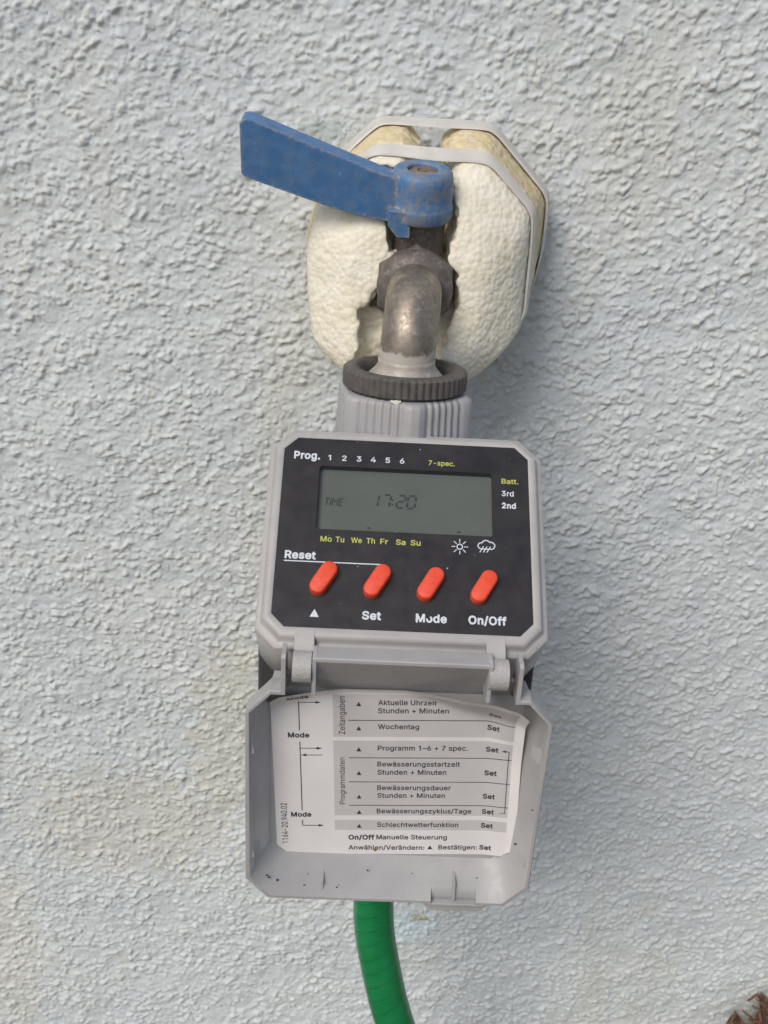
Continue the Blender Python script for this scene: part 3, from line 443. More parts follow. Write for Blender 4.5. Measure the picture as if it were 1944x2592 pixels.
'a':(389,['26,95 29,71 42,43 66,16 94,-1 126,-11 158,-15 194,-11 218,-4 239,7 258,23 270,39 271,-1 274,-5 340,-5 343,3 343,251 338,294 327,323 310,347 290,364 266,377 238,385 194,390 162,388 130,380 102,370 76,351 51,323 36,295 38,286 102,268 122,296 150,316 174,323 218,323 238,316 261,295 270,255 265,243 250,236 126,217 74,198 54,183 37,163 28,139 24,107','102,85 98,103 101,123 108,135 122,146 138,154 270,179 270,139 266,115 257,95 246,81 226,65 198,55 170,51 150,53 118,66'],['14,103 19,67 34,35 58,8 90,-12 122,-22 158,-26 190,-23 222,-14 258,8 263,-9 274,-17 338,-17 348,-13 354,-1 354,255 349,295 337,327 318,355 294,375 270,387 242,396 194,401 162,399 126,391 96,379 68,359 43,331 26,299 24,287 34,276 102,257 113,263 132,291 154,305 174,312 214,312 234,305 250,291 256,275 258,255 257,251 246,246 122,228 70,208 46,191 27,167 18,143','110,97 111,115 116,127 138,142 178,151 259,163 259,139 249,103 236,87 218,73 194,65 170,62 150,64 122,77 114,86'],['2,87 6,63 20,31 46,0 82,-24 114,-34 158,-40 194,-37 226,-28 250,-16 262,-27 274,-31 338,-31 358,-23 365,-13 368,-1 368,255 362,301 349,335 330,363 302,387 274,401 246,409 194,415 158,413 122,404 90,392 58,369 31,339 11,299 12,279 26,264 94,244 106,244 122,252 134,272 150,287 178,298 198,300 214,298 234,288 240,279 244,263 238,259 118,241 66,222 42,206 18,179 4,147 -1,111','126,93 123,103 126,116 146,130 242,147 245,143 242,123 235,107 226,96 210,85 194,79 166,77 142,81']),
'b':(424,['49,-4 116,-4 118,40 121,44 150,12 169,-1 193,-10 229,-14 277,-7 317,12 349,40 375,80 391,132 396,188 391,244 377,292 349,336 317,365 273,384 229,390 197,387 169,379 149,365 121,334 120,508 113,515 53,515 47,508','121,163 119,188 122,228 130,260 145,288 165,307 189,319 217,323 249,320 277,305 297,285 310,260 319,224 322,188 319,152 311,120 297,93 273,69 249,57 221,53 189,57 169,68 145,90 131,116'],['36,-4 41,-12 49,-17 117,-16 129,-4 129,16 165,-11 193,-21 229,-25 281,-17 321,1 360,36 385,76 402,132 407,188 402,248 385,300 360,340 321,376 277,395 233,401 193,398 165,389 133,366 131,512 127,520 117,526 49,526 41,521 36,512','133,152 130,188 133,228 143,260 153,280 169,296 193,309 221,313 249,308 269,298 287,280 299,256 308,224 311,188 308,156 300,124 288,100 269,80 245,67 221,64 192,68 173,78 154,96 142,120'],['24,-12 33,-24 49,-31 117,-31 132,-24 141,-12 161,-25 193,-36 229,-39 285,-31 329,-11 369,24 399,72 416,128 421,188 415,252 397,308 369,352 329,388 281,408 225,415 189,411 145,396 144,516 135,532 121,539 45,539 32,532 23,516 22,0','145,177 147,224 154,252 165,272 181,287 197,295 217,298 241,295 261,286 275,272 287,248 294,224 297,188 294,156 287,128 276,108 261,92 241,81 221,78 197,81 181,90 166,104 155,124 147,156']),
'c':(396,['30,172 34,132 50,84 78,42 112,12 159,-8 206,-14 262,-7 309,16 330,34 358,73 369,104 362,108 302,123 287,92 270,74 242,58 206,52 174,57 150,70 129,92 115,116 105,152 102,188 105,220 114,256 129,284 150,306 174,319 206,324 238,320 266,306 286,284 302,256 362,271 368,276 367,280 358,304 330,343 310,360 286,374 234,389 206,390 158,384 112,364 78,334 52,296 34,244 28,188'],['18,180 24,128 42,76 70,34 106,3 158,-19 206,-25 266,-17 314,6 338,26 356,48 370,72 380,100 378,110 366,119 302,134 291,128 278,100 262,81 238,69 206,63 178,68 158,78 138,99 126,120 116,152 113,188 116,220 124,252 137,276 156,296 178,308 206,313 238,308 258,298 275,280 289,252 298,246 306,245 370,262 376,268 379,280 366,312 338,351 314,370 290,384 234,400 206,401 154,394 105,372 70,342 42,300 24,248'],['6,160 10,124 28,72 58,26 98,-8 158,-33 206,-39 270,-31 324,-4 346,14 365,36 382,64 392,92 394,104 391,116 374,131 310,147 298,147 280,136 266,107 250,90 234,82 210,78 182,81 163,92 150,107 136,132 130,156 127,188 130,220 136,244 149,268 162,283 186,296 206,299 230,295 250,286 263,272 281,240 302,231 378,250 392,268 391,288 380,316 349,360 322,382 298,396 238,414 206,415 150,408 97,384 58,350 30,308 9,248 3,188']),
'd':(424,['30,168 33,132 50,80 76,40 110,10 150,-8 194,-14 226,-11 254,-2 274,11 292,28 306,47 307,0 310,-5 376,-4 377,512 370,515 310,515 306,512 305,340 302,335 278,363 254,379 230,387 198,390 150,384 113,368 75,336 50,296 34,248 28,192','106,148 102,188 105,228 114,260 130,287 146,304 174,319 206,324 238,318 258,308 278,288 295,260 303,228 306,188 303,152 293,116 280,92 262,72 234,57 206,53 174,57 150,70 129,92 114,120'],['18,180 23,128 40,76 66,34 102,2 146,-18 194,-25 230,-22 258,-12 294,14 298,-8 310,-17 374,-17 384,-12 389,0 389,508 385,520 374,526 310,526 302,523 296,516 294,368 290,366 258,389 230,398 194,401 146,394 106,377 67,344 40,300 23,252','114,177 116,224 125,256 138,280 154,296 176,308 206,313 234,307 254,297 270,281 284,256 292,228 295,192 292,152 282,120 270,96 254,80 234,69 206,64 178,67 154,81 138,98 125,124 116,152'],['6,156 9,124 28,68 56,24 98,-12 142,-32 194,-39 234,-35 266,-24 282,-13 298,-27 310,-31 374,-31 394,-22 401,-12 403,0 403,508 401,520 394,531 374,540 310,540 298,537 287,528 280,512 278,394 266,401 230,412 194,415 146,409 97,388 58,355 28,308 9,252 3,188','130,155 127,188 130,220 137,248 150,272 162,284 178,293 202,298 226,295 246,285 259,272 271,252 278,224 281,192 278,155 270,128 258,104 246,92 226,81 206,78 182,81 163,92 150,106 138,128']),
'e':(404,['30,172 34,132 50,84 78,42 112,12 162,-8 210,-14 250,-11 286,-1 314,14 338,34 358,60 370,94 306,111 301,108 279,76 254,60 214,52 182,56 154,66 130,88 114,112 106,140 104,160 110,163 374,164 377,168 377,192 374,244 363,284 346,318 324,344 298,365 270,379 238,388 206,390 158,384 110,363 76,332 50,293 33,244 28,188','106,227 105,240 114,266 132,292 150,308 174,320 206,324 234,320 262,307 278,290 292,268 301,232 298,227'],['18,180 23,128 40,80 68,36 110,1 158,-19 214,-25 250,-22 290,-11 322,6 348,28 368,56 382,88 379,100 370,107 302,122 293,116 282,96 262,76 234,66 210,63 182,67 160,76 141,92 126,113 117,144 118,152 370,152 382,156 387,164 385,244 373,288 355,324 330,354 302,376 270,391 242,398 206,401 150,393 106,373 70,342 39,296 23,248','118,238 125,264 138,283 154,297 178,309 206,313 234,309 254,299 269,284 281,264 288,240'],['6,160 10,124 30,68 60,24 102,-11 154,-32 210,-39 254,-36 294,-25 332,-4 358,18 378,45 396,88 395,100 388,112 374,121 302,136 285,128 270,104 254,87 230,79 210,77 186,81 166,89 149,104 138,120 133,136 306,136 374,138 386,142 399,156 402,172 399,244 386,292 364,336 340,364 306,390 274,404 238,413 202,415 146,407 94,382 58,350 27,304 9,248 3,188','138,252 137,256 148,272 162,286 182,296 206,299 230,295 246,287 260,272 270,252']),
'f':(254,['1,324 6,321 75,320 75,0 82,-6 146,-4 149,320 226,321 233,324 234,328 234,380 231,384 154,385 148,388 151,440 159,456 174,464 198,468 230,463 248,524 222,533 186,536 158,532 134,525 110,510 90,488 79,464 74,386 2,383'],['-11,324 -6,315 2,310 64,308 66,-8 78,-17 150,-15 157,-8 159,0 159,308 230,310 241,316 245,328 245,380 242,389 230,396 162,396 159,400 161,436 167,448 178,454 198,457 226,451 239,456 259,516 258,528 250,536 226,544 186,547 158,544 130,535 102,518 82,496 69,468 62,396 6,396 -8,388 -11,380'],['-23,316 -15,304 -2,297 46,296 50,293 50,0 54,-15 66,-27 78,-31 142,-31 155,-28 169,-16 173,0 174,296 238,298 252,308 259,324 259,380 254,396 246,404 234,409 174,411 175,432 182,440 198,443 230,437 250,447 257,460 274,516 270,536 262,545 250,551 226,558 186,561 154,557 126,549 94,529 71,504 55,472 50,412 -2,409 -14,403 -22,392 -25,380']),
'g':(425,['30,169 34,133 50,87 76,49 114,20 150,4 194,-1 226,2 254,10 272,21 291,37 302,52 304,49 305,-3 299,-43 278,-70 246,-86 206,-91 178,-89 142,-74 126,-61 106,-38 98,-36 45,-67 60,-95 79,-115 102,-132 134,-146 166,-154 210,-157 254,-152 294,-141 326,-123 354,-95 373,-55 378,-7 378,377 374,385 310,384 307,377 306,332 276,365 254,379 230,388 194,390 150,384 110,367 77,337 49,293 33,245 28,193','106,153 102,193 105,229 115,261 128,285 150,308 174,319 206,324 238,318 262,306 279,289 295,261 303,229 306,193 303,157 293,121 278,97 262,81 234,69 206,65 174,69 149,81 130,99 115,125'],['18,181 22,133 41,81 68,41 106,12 146,-6 198,-12 230,-9 258,0 294,21 294,-3 288,-39 270,-62 242,-76 206,-80 182,-78 162,-73 145,-63 114,-30 102,-24 94,-26 42,-55 35,-63 35,-75 50,-101 71,-123 98,-142 130,-157 166,-165 210,-168 254,-164 298,-151 334,-131 362,-102 383,-59 389,-11 389,377 388,385 382,393 370,396 306,394 297,385 294,364 258,389 230,399 198,401 146,394 102,375 66,342 40,301 22,249','114,181 116,225 126,257 138,280 154,297 174,307 206,313 234,308 254,298 270,282 284,257 292,225 295,193 292,157 283,125 271,105 254,89 234,80 206,76 178,79 154,91 138,106 125,129 116,157'],['6,157 9,129 29,73 58,31 98,0 142,-19 194,-26 234,-22 278,-5 279,-7 274,-35 262,-50 238,-62 206,-66 166,-59 146,-46 122,-18 106,-10 90,-12 34,-43 22,-59 22,-79 38,-108 62,-134 90,-154 126,-170 162,-178 206,-182 258,-177 298,-166 341,-143 378,-103 397,-63 403,-15 403,377 398,396 390,404 378,409 310,410 296,405 282,391 266,401 238,411 194,415 142,407 94,386 57,353 26,305 8,249 3,193','130,160 127,193 130,225 139,253 150,272 162,285 182,295 206,298 230,294 246,286 259,273 271,253 277,229 281,193 278,161 271,133 259,113 246,101 230,94 206,90 182,93 165,101 148,117']),
'h':(410,['49,-4 118,-4 120,224 123,256 131,280 147,300 165,312 185,320 209,323 245,316 268,300 284,272 290,232 292,-4 357,-6 363,0 363,240 358,288 346,324 325,353 297,375 265,386 229,390 184,384 149,367 121,338 120,508 113,515 53,515 47,508'],['36,-4 41,-12 53,-17 117,-17 129,-8 134,252 142,276 155,292 185,308 209,312 241,306 260,292 274,268 279,232 281,-8 293,-17 357,-17 369,-12 374,-4 374,240 370,288 356,328 333,361 305,383 265,397 225,401 185,396 145,377 133,367 131,512 127,520 117,526 49,526 41,521 36,512'],['24,-12 37,-27 53,-31 121,-30 133,-24 141,-16 145,0 145,224 148,252 154,268 165,282 189,295 209,298 236,292 249,283 260,264 265,232 265,0 269,-16 281,-27 293,-31 361,-31 381,-20 388,-4 388,240 383,292 368,336 337,376 309,397 273,410 225,415 181,409 149,395 145,396 144,516 135,532 121,539 45,539 32,532 23,516 22,0']),
'i':(167,['36,476 40,464 53,448 65,440 85,437 101,440 119,452 129,468 132,484 129,500 118,516 101,527 85,530 65,527 49,515 38,500','49,-4 113,-6 120,0 120,376 117,384 113,385 53,385 47,380'],['24,480 29,460 41,444 61,430 85,426 105,430 125,442 138,460 143,484 139,504 126,524 105,537 85,541 61,537 42,524 28,504','36,-4 41,-12 53,-17 117,-17 126,-12 131,-4 131,380 125,392 117,396 49,396 37,384'],['12,468 17,453 30,436 53,418 81,412 105,415 133,431 150,452 157,480 153,508 137,533 113,549 85,555 57,550 33,535 17,514 10,488','24,-12 33,-24 45,-30 113,-31 133,-24 144,-8 145,380 137,400 121,409 85,412 45,409 30,400 22,384 22,0']),
'k':(381,['49,-4 118,-4 120,136 153,169 290,-4 373,-6 378,0 209,216 362,372 365,382 361,385 281,384 121,221 120,508 113,515 53,515 47,508'],['36,-4 41,-12 53,-17 117,-17 129,-8 131,132 153,152 285,-14 293,-17 373,-17 384,-12 389,-4 385,11 224,216 373,368 377,376 374,388 361,396 277,394 133,249 131,508 127,520 117,526 49,526 41,521 36,512'],['24,-12 33,-24 49,-31 117,-31 129,-27 138,-20 145,-4 145,124 149,131 153,129 270,-20 281,-28 293,-31 377,-31 393,-23 403,-4 402,8 397,18 244,212 244,216 384,360 391,376 388,392 378,404 365,410 273,408 261,400 149,285 145,288 145,512 137,530 121,539 45,539 32,532 23,516 22,0']),
'l':(189,['49,70 52,46 68,18 97,-2 141,-8 181,-3 187,2 174,58 133,60 125,66 121,78 120,506 117,514 113,515 53,515 47,510'],['37,78 42,42 60,10 93,-12 137,-19 165,-18 189,-12 198,2 187,58 182,66 173,71 137,70 132,82 131,510 125,522 117,526 49,526 41,521 36,510'],['25,62 30,34 49,2 90,-26 137,-33 169,-31 199,-22 207,-14 212,-2 200,62 194,74 177,84 149,83 146,86 145,510 137,530 121,539 45,539 30,530 22,514 22,86']),
'm':(610,['49,-4 118,-4 120,236 123,264 130,284 146,304 177,321 197,324 229,319 249,306 264,284 268,256 269,-3 277,-6 339,-4 341,244 344,268 351,288 377,315 397,322 417,324 445,320 469,308 485,284 490,252 492,-4 561,-4 563,256 559,296 545,332 524,360 501,376 469,389 433,392 405,389 378,380 351,364 333,347 317,326 292,364 257,386 221,392 193,390 169,381 149,369 129,351 121,339 118,344 118,380 115,384 49,383'],['36,-4 41,-12 53,-17 117,-17 129,-8 133,260 141,280 153,295 181,311 197,313 225,308 241,298 253,280 257,256 259,-8 273,-17 337,-17 345,-14 352,0 354,264 362,284 381,304 397,311 417,313 441,310 461,300 474,280 479,252 481,-8 493,-17 565,-15 572,-8 574,0 574,256 570,300 556,336 532,368 505,387 469,400 433,403 405,400 377,392 349,376 317,349 297,375 257,397 221,403 193,401 165,391 129,368 128,384 117,395 45,394 36,380'],['24,-12 37,-27 53,-31 121,-30 133,-24 141,-16 145,0 147,256 153,272 161,284 177,294 197,299 217,296 231,288 239,276 243,260 243,0 245,-12 254,-24 269,-31 337,-31 355,-24 364,-12 366,0 368,260 373,276 389,292 417,299 437,296 453,288 461,276 465,252 465,0 467,-12 477,-24 493,-31 557,-31 573,-27 584,-16 588,0 588,256 583,304 568,344 539,380 510,400 473,414 437,417 397,412 365,402 341,388 321,370 305,386 269,409 221,417 185,413 159,404 141,393 129,405 117,410 53,410 37,406 27,396 22,380 22,0']),
'n':(410,['49,-4 118,-4 120,224 123,256 131,280 147,300 165,312 185,320 209,323 245,316 268,300 284,272 290,232 292,-4 361,-4 363,240 359,284 345,326 325,353 297,375 265,386 229,390 185,385 149,367 121,338 118,344 118,380 115,384 49,383'],['36,-4 41,-12 53,-17 117,-17 129,-8 134,252 142,276 155,292 185,308 209,312 241,306 260,292 274,268 279,232 281,-8 289,-15 297,-17 361,-17 372,-8 374,240 370,288 354,332 333,361 305,383 269,396 225,401 181,395 145,377 129,364 128,384 117,395 53,396 39,388 36,376'],['24,-12 37,-27 53,-31 121,-30 133,-24 141,-16 145,0 145,224 148,252 154,268 165,282 189,295 209,298 236,292 249,283 260,264 265,232 265,0 269,-15 281,-27 293,-31 361,-31 381,-20 388,0 388,240 384,288 366,340 342,372 313,394 273,410 229,415 177,408 141,391 129,405 113,410 49,410 37,406 27,396 22,380 22,0']),
'o':(415,['30,172 34,132 50,84 78,42 112,12 158,-8 206,-14 258,-8 304,12 338,43 365,84 382,132 387,188 382,244 363,296 338,333 302,365 254,384 206,390 158,384 112,364 78,334 52,296 34,244 28,188','106,148 102,188 105,224 113,252 129,284 150,306 178,320 206,324 238,320 266,305 287,284 301,256 310,224 313,188 310,152 302,120 289,96 266,71 238,56 206,52 174,57 150,70 129,92 113,120'],['18,180 24,128 42,76 70,34 105,4 158,-19 206,-25 258,-19 310,3 346,35 373,76 393,132 398,188 393,244 373,300 346,341 310,373 258,395 206,401 158,395 106,373 70,342 42,301 24,248','114,176 116,220 124,252 138,277 158,298 182,309 206,313 234,309 260,296 279,276 291,252 299,220 302,188 299,156 291,124 279,100 258,79 238,68 206,63 178,68 158,78 138,99 124,124'],['6,160 10,124 28,72 58,26 98,-8 154,-33 206,-39 262,-32 319,-8 358,28 387,72 407,132 412,188 407,248 382,312 355,352 314,387 258,409 206,415 154,409 97,384 58,350 30,308 9,248 3,188','130,155 127,188 130,220 138,248 149,268 163,284 186,296 206,299 230,295 250,286 266,269 277,248 285,220 288,184 285,156 278,128 267,108 252,92 230,81 206,77 182,81 163,92 149,108 137,128']),
'p':(424,['49,-147 113,-149 120,-143 121,44 149,13 169,-1 193,-10 229,-14 273,-8 319,13 350,41 375,81 391,133 396,189 391,245 375,297 349,336 313,368 273,384 229,390 197,387 169,379 149,365 121,334 118,341 118,381 113,385 53,385 47,381','121,163 119,189 122,225 131,261 145,287 165,307 189,319 217,323 249,320 277,305 297,285 311,257 319,225 322,189 319,153 311,121 297,93 273,69 250,57 221,53 189,57 167,69 146,89 131,117'],['36,-147 41,-155 53,-160 117,-160 129,-151 133,12 165,-11 193,-21 229,-25 277,-19 326,5 358,33 385,76 402,133 407,189 402,249 383,305 357,344 321,376 277,395 229,401 193,398 165,389 129,365 128,385 117,395 49,396 37,385','133,152 130,189 134,229 141,257 153,279 170,297 193,309 221,313 249,308 269,298 286,281 301,253 308,225 311,189 308,157 299,121 286,97 269,80 245,67 221,64 190,69 173,78 154,97 141,121'],['24,-155 33,-167 49,-174 117,-174 129,-170 141,-159 145,-147 145,-19 149,-17 189,-35 225,-39 285,-31 329,-11 366,21 397,69 416,129 421,189 415,253 394,313 368,353 329,388 281,408 229,415 189,411 158,401 141,391 129,405 113,410 49,410 36,405 25,393 22,377 22,-143','145,177 146,221 153,249 165,272 178,285 197,295 221,298 245,294 261,286 274,273 287,249 294,221 297,189 294,157 287,129 274,105 261,92 242,81 221,78 197,81 181,90 165,105 155,125 147,153']),
'r':(259,['49,-4 118,-4 120,236 123,260 133,283 145,297 161,309 185,317 209,320 245,316 249,320 249,384 245,390 213,391 177,385 149,372 121,343 118,348 118,380 113,385 53,385 47,380'],['36,-4 41,-12 53,-17 117,-17 129,-8 131,236 135,260 149,285 169,300 205,309 245,305 257,312 260,320 260,384 257,394 249,400 213,402 177,397 129,372 126,388 113,396 53,396 39,388 36,376'],['24,-12 37,-27 53,-31 121,-30 133,-24 141,-16 145,0 145,232 148,256 160,276 176,288 205,295 249,292 268,304 274,320 274,388 269,401 257,412 245,415 209,416 173,410 141,396 117,410 49,410 35,404 25,392 22,376 22,0']),
's':(365,['31,88 40,60 56,36 80,14 112,-3 144,-11 180,-14 224,-11 264,1 294,20 319,48 331,72 337,104 331,144 312,173 276,200 144,239 128,248 120,258 115,276 120,296 135,312 160,323 188,327 216,322 238,312 252,296 264,273 268,271 324,284 330,292 319,320 302,344 284,362 256,378 224,387 188,390 144,386 112,375 81,356 61,336 46,308 41,276 47,236 68,204 104,180 148,164 236,141 249,132 258,120 262,104 256,84 240,67 216,56 180,51 152,55 128,65 109,84 96,113 36,100 30,96'],['19,92 30,56 48,28 74,4 108,-14 144,-22 180,-25 224,-22 268,-9 302,12 325,36 340,65 348,104 341,148 320,180 280,210 148,249 132,260 126,276 131,292 143,304 160,312 188,316 212,312 232,302 244,288 254,268 264,260 332,275 340,284 340,296 329,324 312,350 289,372 260,388 224,398 188,401 144,397 108,385 76,367 52,343 36,313 30,276 37,232 57,200 100,169 144,154 228,132 244,121 251,104 245,88 232,75 212,66 180,62 156,65 132,76 120,88 108,117 96,124 28,109 20,100'],['8,80 18,48 40,16 67,-8 104,-27 140,-36 180,-39 228,-36 272,-23 310,0 336,28 356,68 362,108 355,148 350,160 328,193 292,220 240,238 156,261 144,268 141,276 143,284 152,293 164,298 188,301 208,298 224,290 244,257 260,247 272,246 336,261 352,276 354,296 341,332 322,360 296,384 264,401 228,412 188,415 140,411 104,399 65,376 40,350 21,312 16,272 27,220 52,184 88,159 140,140 224,118 233,112 236,104 225,88 208,80 180,76 160,79 144,85 132,96 116,129 104,136 92,138 19,120 7,104']),
't':(227,['1,324 6,321 59,320 59,92 66,52 86,20 126,-4 170,-10 214,-4 219,4 206,58 170,56 150,60 142,65 135,76 132,100 133,320 206,321 210,328 210,380 202,385 134,385 130,475 62,476 59,472 59,388 54,385 2,383'],['-11,324 -6,315 2,310 48,308 48,92 55,48 78,12 122,-15 170,-21 194,-20 222,-12 229,-4 230,4 216,64 202,71 170,67 154,70 145,80 143,100 143,308 206,310 217,316 221,328 221,380 218,388 206,396 146,396 143,400 143,472 134,486 62,488 54,484 48,472 46,396 2,396 -10,385'],['-23,316 -15,304 -6,298 30,296 34,293 34,88 43,40 66,4 78,-7 122,-29 166,-35 194,-34 230,-24 241,-12 244,4 230,68 222,78 210,84 162,83 158,88 157,100 157,292 158,296 210,297 228,308 235,328 235,380 230,396 222,404 210,409 158,411 157,476 152,488 142,498 126,502 54,500 42,492 34,476 34,412 -6,408 -22,392 -25,380']),
'u':(410,['49,119 51,95 65,55 85,27 113,5 145,-7 181,-11 221,-6 261,13 289,41 292,35 292,-1 295,-5 361,-4 361,383 292,383 290,155 287,123 277,99 265,83 249,70 225,59 201,56 165,63 142,79 125,107 120,147 118,383 49,383'],['37,131 40,91 54,51 77,19 109,-5 141,-17 185,-22 229,-15 265,2 277,13 281,11 284,-9 293,-16 357,-17 368,-13 374,3 374,379 369,391 357,396 297,396 289,394 281,387 276,127 269,107 253,87 241,77 225,71 201,67 169,73 150,87 135,111 131,147 129,387 121,394 113,396 53,396 41,391 36,379'],['25,107 27,87 40,47 65,11 101,-17 133,-29 181,-36 225,-31 269,-12 280,-25 293,-31 361,-31 377,-24 385,-13 388,-1 388,379 381,399 361,410 297,410 281,406 269,395 265,379 263,131 255,111 245,98 221,84 201,81 174,87 161,96 149,116 145,147 145,379 141,394 129,406 117,410 49,410 33,403 24,391 22,379 22,139']),
'w':(567,['19,372 134,-4 203,-4 283,279 363,-3 371,-6 433,-4 550,376 548,384 479,385 475,382 399,102 395,103 368,216 322,380 315,385 249,384 200,216 171,95 93,380 87,385 23,385 17,380'],['6,376 121,-4 127,-13 139,-17 199,-17 207,-15 214,-8 283,235 353,-8 367,-17 431,-17 441,-12 561,372 561,384 556,392 547,396 479,396 466,388 399,149 395,154 332,384 323,394 251,396 238,388 171,145 101,388 87,396 19,396 9,388'],['-6,368 108,-8 118,-24 135,-31 199,-31 211,-29 223,-20 229,-8 283,182 338,-8 344,-20 355,-28 371,-31 435,-30 453,-20 459,-8 575,372 575,388 563,404 547,410 479,410 467,407 455,397 399,203 346,388 339,400 327,408 247,410 235,405 227,397 171,202 167,207 117,388 107,403 91,410 15,409 3,403 -5,392 -8,380']),
'y':(389,['12,375 157,-1 137,-53 117,-77 101,-83 57,-82 41,-141 45,-145 65,-149 117,-149 141,-142 162,-129 181,-111 198,-85 377,379 369,385 301,383 197,91 193,88 89,382 85,385 17,385 13,383'],['0,375 145,-1 126,-49 109,-69 89,-73 61,-69 49,-74 30,-141 37,-153 61,-160 93,-162 121,-160 145,-152 169,-138 191,-117 206,-93 221,-61 386,371 388,383 383,391 373,396 305,396 293,391 197,127 193,124 97,390 85,396 13,396 2,387'],['-12,367 130,-1 115,-41 105,-54 89,-59 57,-55 37,-66 31,-77 18,-129 17,-145 25,-161 41,-169 89,-176 125,-173 153,-164 177,-149 201,-127 220,-97 233,-69 400,367 401,387 391,403 373,410 301,410 281,399 197,171 193,169 113,390 105,402 85,410 9,409 -3,403 -11,392 -14,379']),
'z':(380,['38,-4 343,-4 345,56 342,61 137,64 338,328 339,380 336,384 45,384 42,380 42,324 46,317 243,316 38,51'],['25,-4 30,-12 42,-17 338,-17 351,-12 356,0 356,56 354,64 346,71 166,73 160,76 348,324 350,380 344,392 334,396 50,396 42,395 34,389 31,380 31,320 42,307 220,304 28,56 25,48'],['13,-12 26,-27 42,-31 338,-31 350,-29 363,-20 370,-4 370,60 366,72 354,83 338,87 187,88 360,316 364,328 364,384 359,396 351,404 334,410 50,410 37,408 25,400 17,384 17,320 21,308 30,298 46,292 190,292 190,288 14,60 11,44']),
'ä':(389,['26,95 29,71 42,43 66,16 94,-1 126,-11 158,-15 194,-11 218,-4 239,7 258,23 270,39 271,-1 274,-5 340,-5 343,3 343,251 338,294 327,323 310,347 290,364 266,377 238,385 194,390 162,388 130,380 102,370 76,351 51,323 36,295 38,286 102,268 122,296 150,316 174,323 218,323 238,316 261,295 270,255 265,243 250,236 126,217 74,198 54,183 37,163 28,139 24,107','73,471 85,451 98,441 118,437 134,440 150,451 161,467 164,483 161,499 150,516 134,526 118,529 102,526 86,517 75,503 71,483','102,85 98,103 101,123 108,135 122,146 138,154 270,179 270,139 266,115 257,95 246,81 226,65 198,55 170,51 150,53 118,66','217,471 229,451 242,441 262,437 278,440 294,451 305,467 305,499 294,516 278,526 262,529 246,526 230,517 219,503 215,483'],['14,103 19,67 34,35 58,8 90,-12 122,-22 158,-26 190,-23 222,-14 258,8 263,-9 274,-17 338,-17 348,-13 354,-1 354,255 349,295 337,327 318,355 294,375 270,387 242,396 194,401 162,399 126,391 96,379 68,359 43,331 26,299 24,287 34,276 102,257 113,263 132,291 154,305 174,312 214,312 234,305 250,291 256,275 258,255 257,251 246,246 122,228 70,208 46,191 27,167 18,143','61,475 66,459 78,442 94,431 118,426 138,430 158,443 171,463 175,483 170,507 158,524 138,536 114,540 94,535 76,523 63,503','110,97 111,115 116,127 138,142 178,151 259,163 259,139 249,103 236,87 218,73 194,65 170,62 150,64 122,77 114,86','205,475 208,463 218,447 238,431 262,426 282,430 302,443 314,460 318,483 316,503 302,524 285,535 262,540 242,537 222,525 209,507 204,487'],['2,87 6,63 20,31 46,0 82,-24 114,-34 158,-40 194,-37 226,-28 250,-16 262,-27 274,-31 338,-31 358,-23 365,-13 368,-1 368,255 362,301 349,335 330,363 302,387 274,401 246,409 194,415 158,413 122,404 90,392 58,369 31,339 11,299 12,279 26,264 94,244 106,244 122,252 134,272 150,287 178,298 198,300 214,298 234,288 240,279 244,263 238,259 118,241 66,222 42,206 18,179 4,147 -1,111','49,463 65,435 87,419 114,412 142,416 166,431 183,455 190,483 185,507 170,532 146,548 118,554 94,550 68,535 53,515 46,487','126,93 123,103 126,116 146,130 242,147 245,143 242,123 235,107 226,96 210,85 194,79 166,77 142,81','193,463 209,435 231,419 258,412 286,416 310,431 327,455 332,483 329,507 314,532 290,548 262,554 238,550 212,535 197,515 190,487']),
'–':(350,['-4,184 352,182 356,188 356,244 348,250 0,250 -6,244'],['-17,184 -12,176 0,171 352,171 362,176 367,184 367,248 362,256 352,261 -4,261 -12,256 -17,248'],['-29,176 -16,161 0,157 356,158 372,166 380,180 381,248 372,266 352,275 -4,275 -20,268 -30,252 -31,188']),
}
_tc = {}
def glyphs(txt, bold):
    """flat letters; three weights"""
    wt = 1 if bold < 0.012 else (2 if bold < 0.024 else 3)
    k = (txt, wt)
    if k not in _tc:
        cu = bpy.data.curves.new('text', 'CURVE'); cu.dimensions = '2D'; cu.fill_mode = 'FRONT'
        x = 0.0
        for ch in txt:
            g_ = GLYPHS[ch]
            for c_ in g_[wt]:
                P = np.array([[float(q) for q in p.split(',')] for p in c_.split()]) / 1000
                sp = cu.splines.new('POLY'); sp.points.add(len(P) - 1); sp.use_cyclic_u = True
                sp.points.foreach_set('co', np.c_[P[:, 0] + x, P[:, 1], np.zeros(len(P)), np.ones(len(P))].ravel())
            x += g_[0] / 1000 + (0, 0.004, 0.016, 0.03)[wt]
        ob = bpy.data.objects.new('text', cu); COL.objects.link(ob)
        dg = bpy.context.evaluated_depsgraph_get(); dg.update()
        me = ob.evaluated_get(dg).to_mesh()
        v = np.array([q.co[:2] for q in me.vertices]); f = [tuple(p.vertices) for p in me.polygons]
        ob.evaluated_get(dg).to_mesh_clear()
        bpy.data.objects.remove(ob); bpy.data.curves.remove(cu); _tc[k] = (v, f)
    return _tc[k]
CAP = None
def text2d(txt, x0, x1, base, cap, bold=0.0, down=True):
    """2-D verts with y growing downwards (down=True)"""
    global CAP
    if CAP is None: CAP = glyphs('H', 0)[0][:, 1].max()
    v, f = glyphs(txt, bold)
    lo, hi = v[:, 0].min(), v[:, 0].max()
    x = x0 + (v[:, 0] - lo) / (hi - lo) * (x1 - x0)
    y = v[:, 1] / CAP * cap
    return np.c_[x, base - y if down else base + y], f

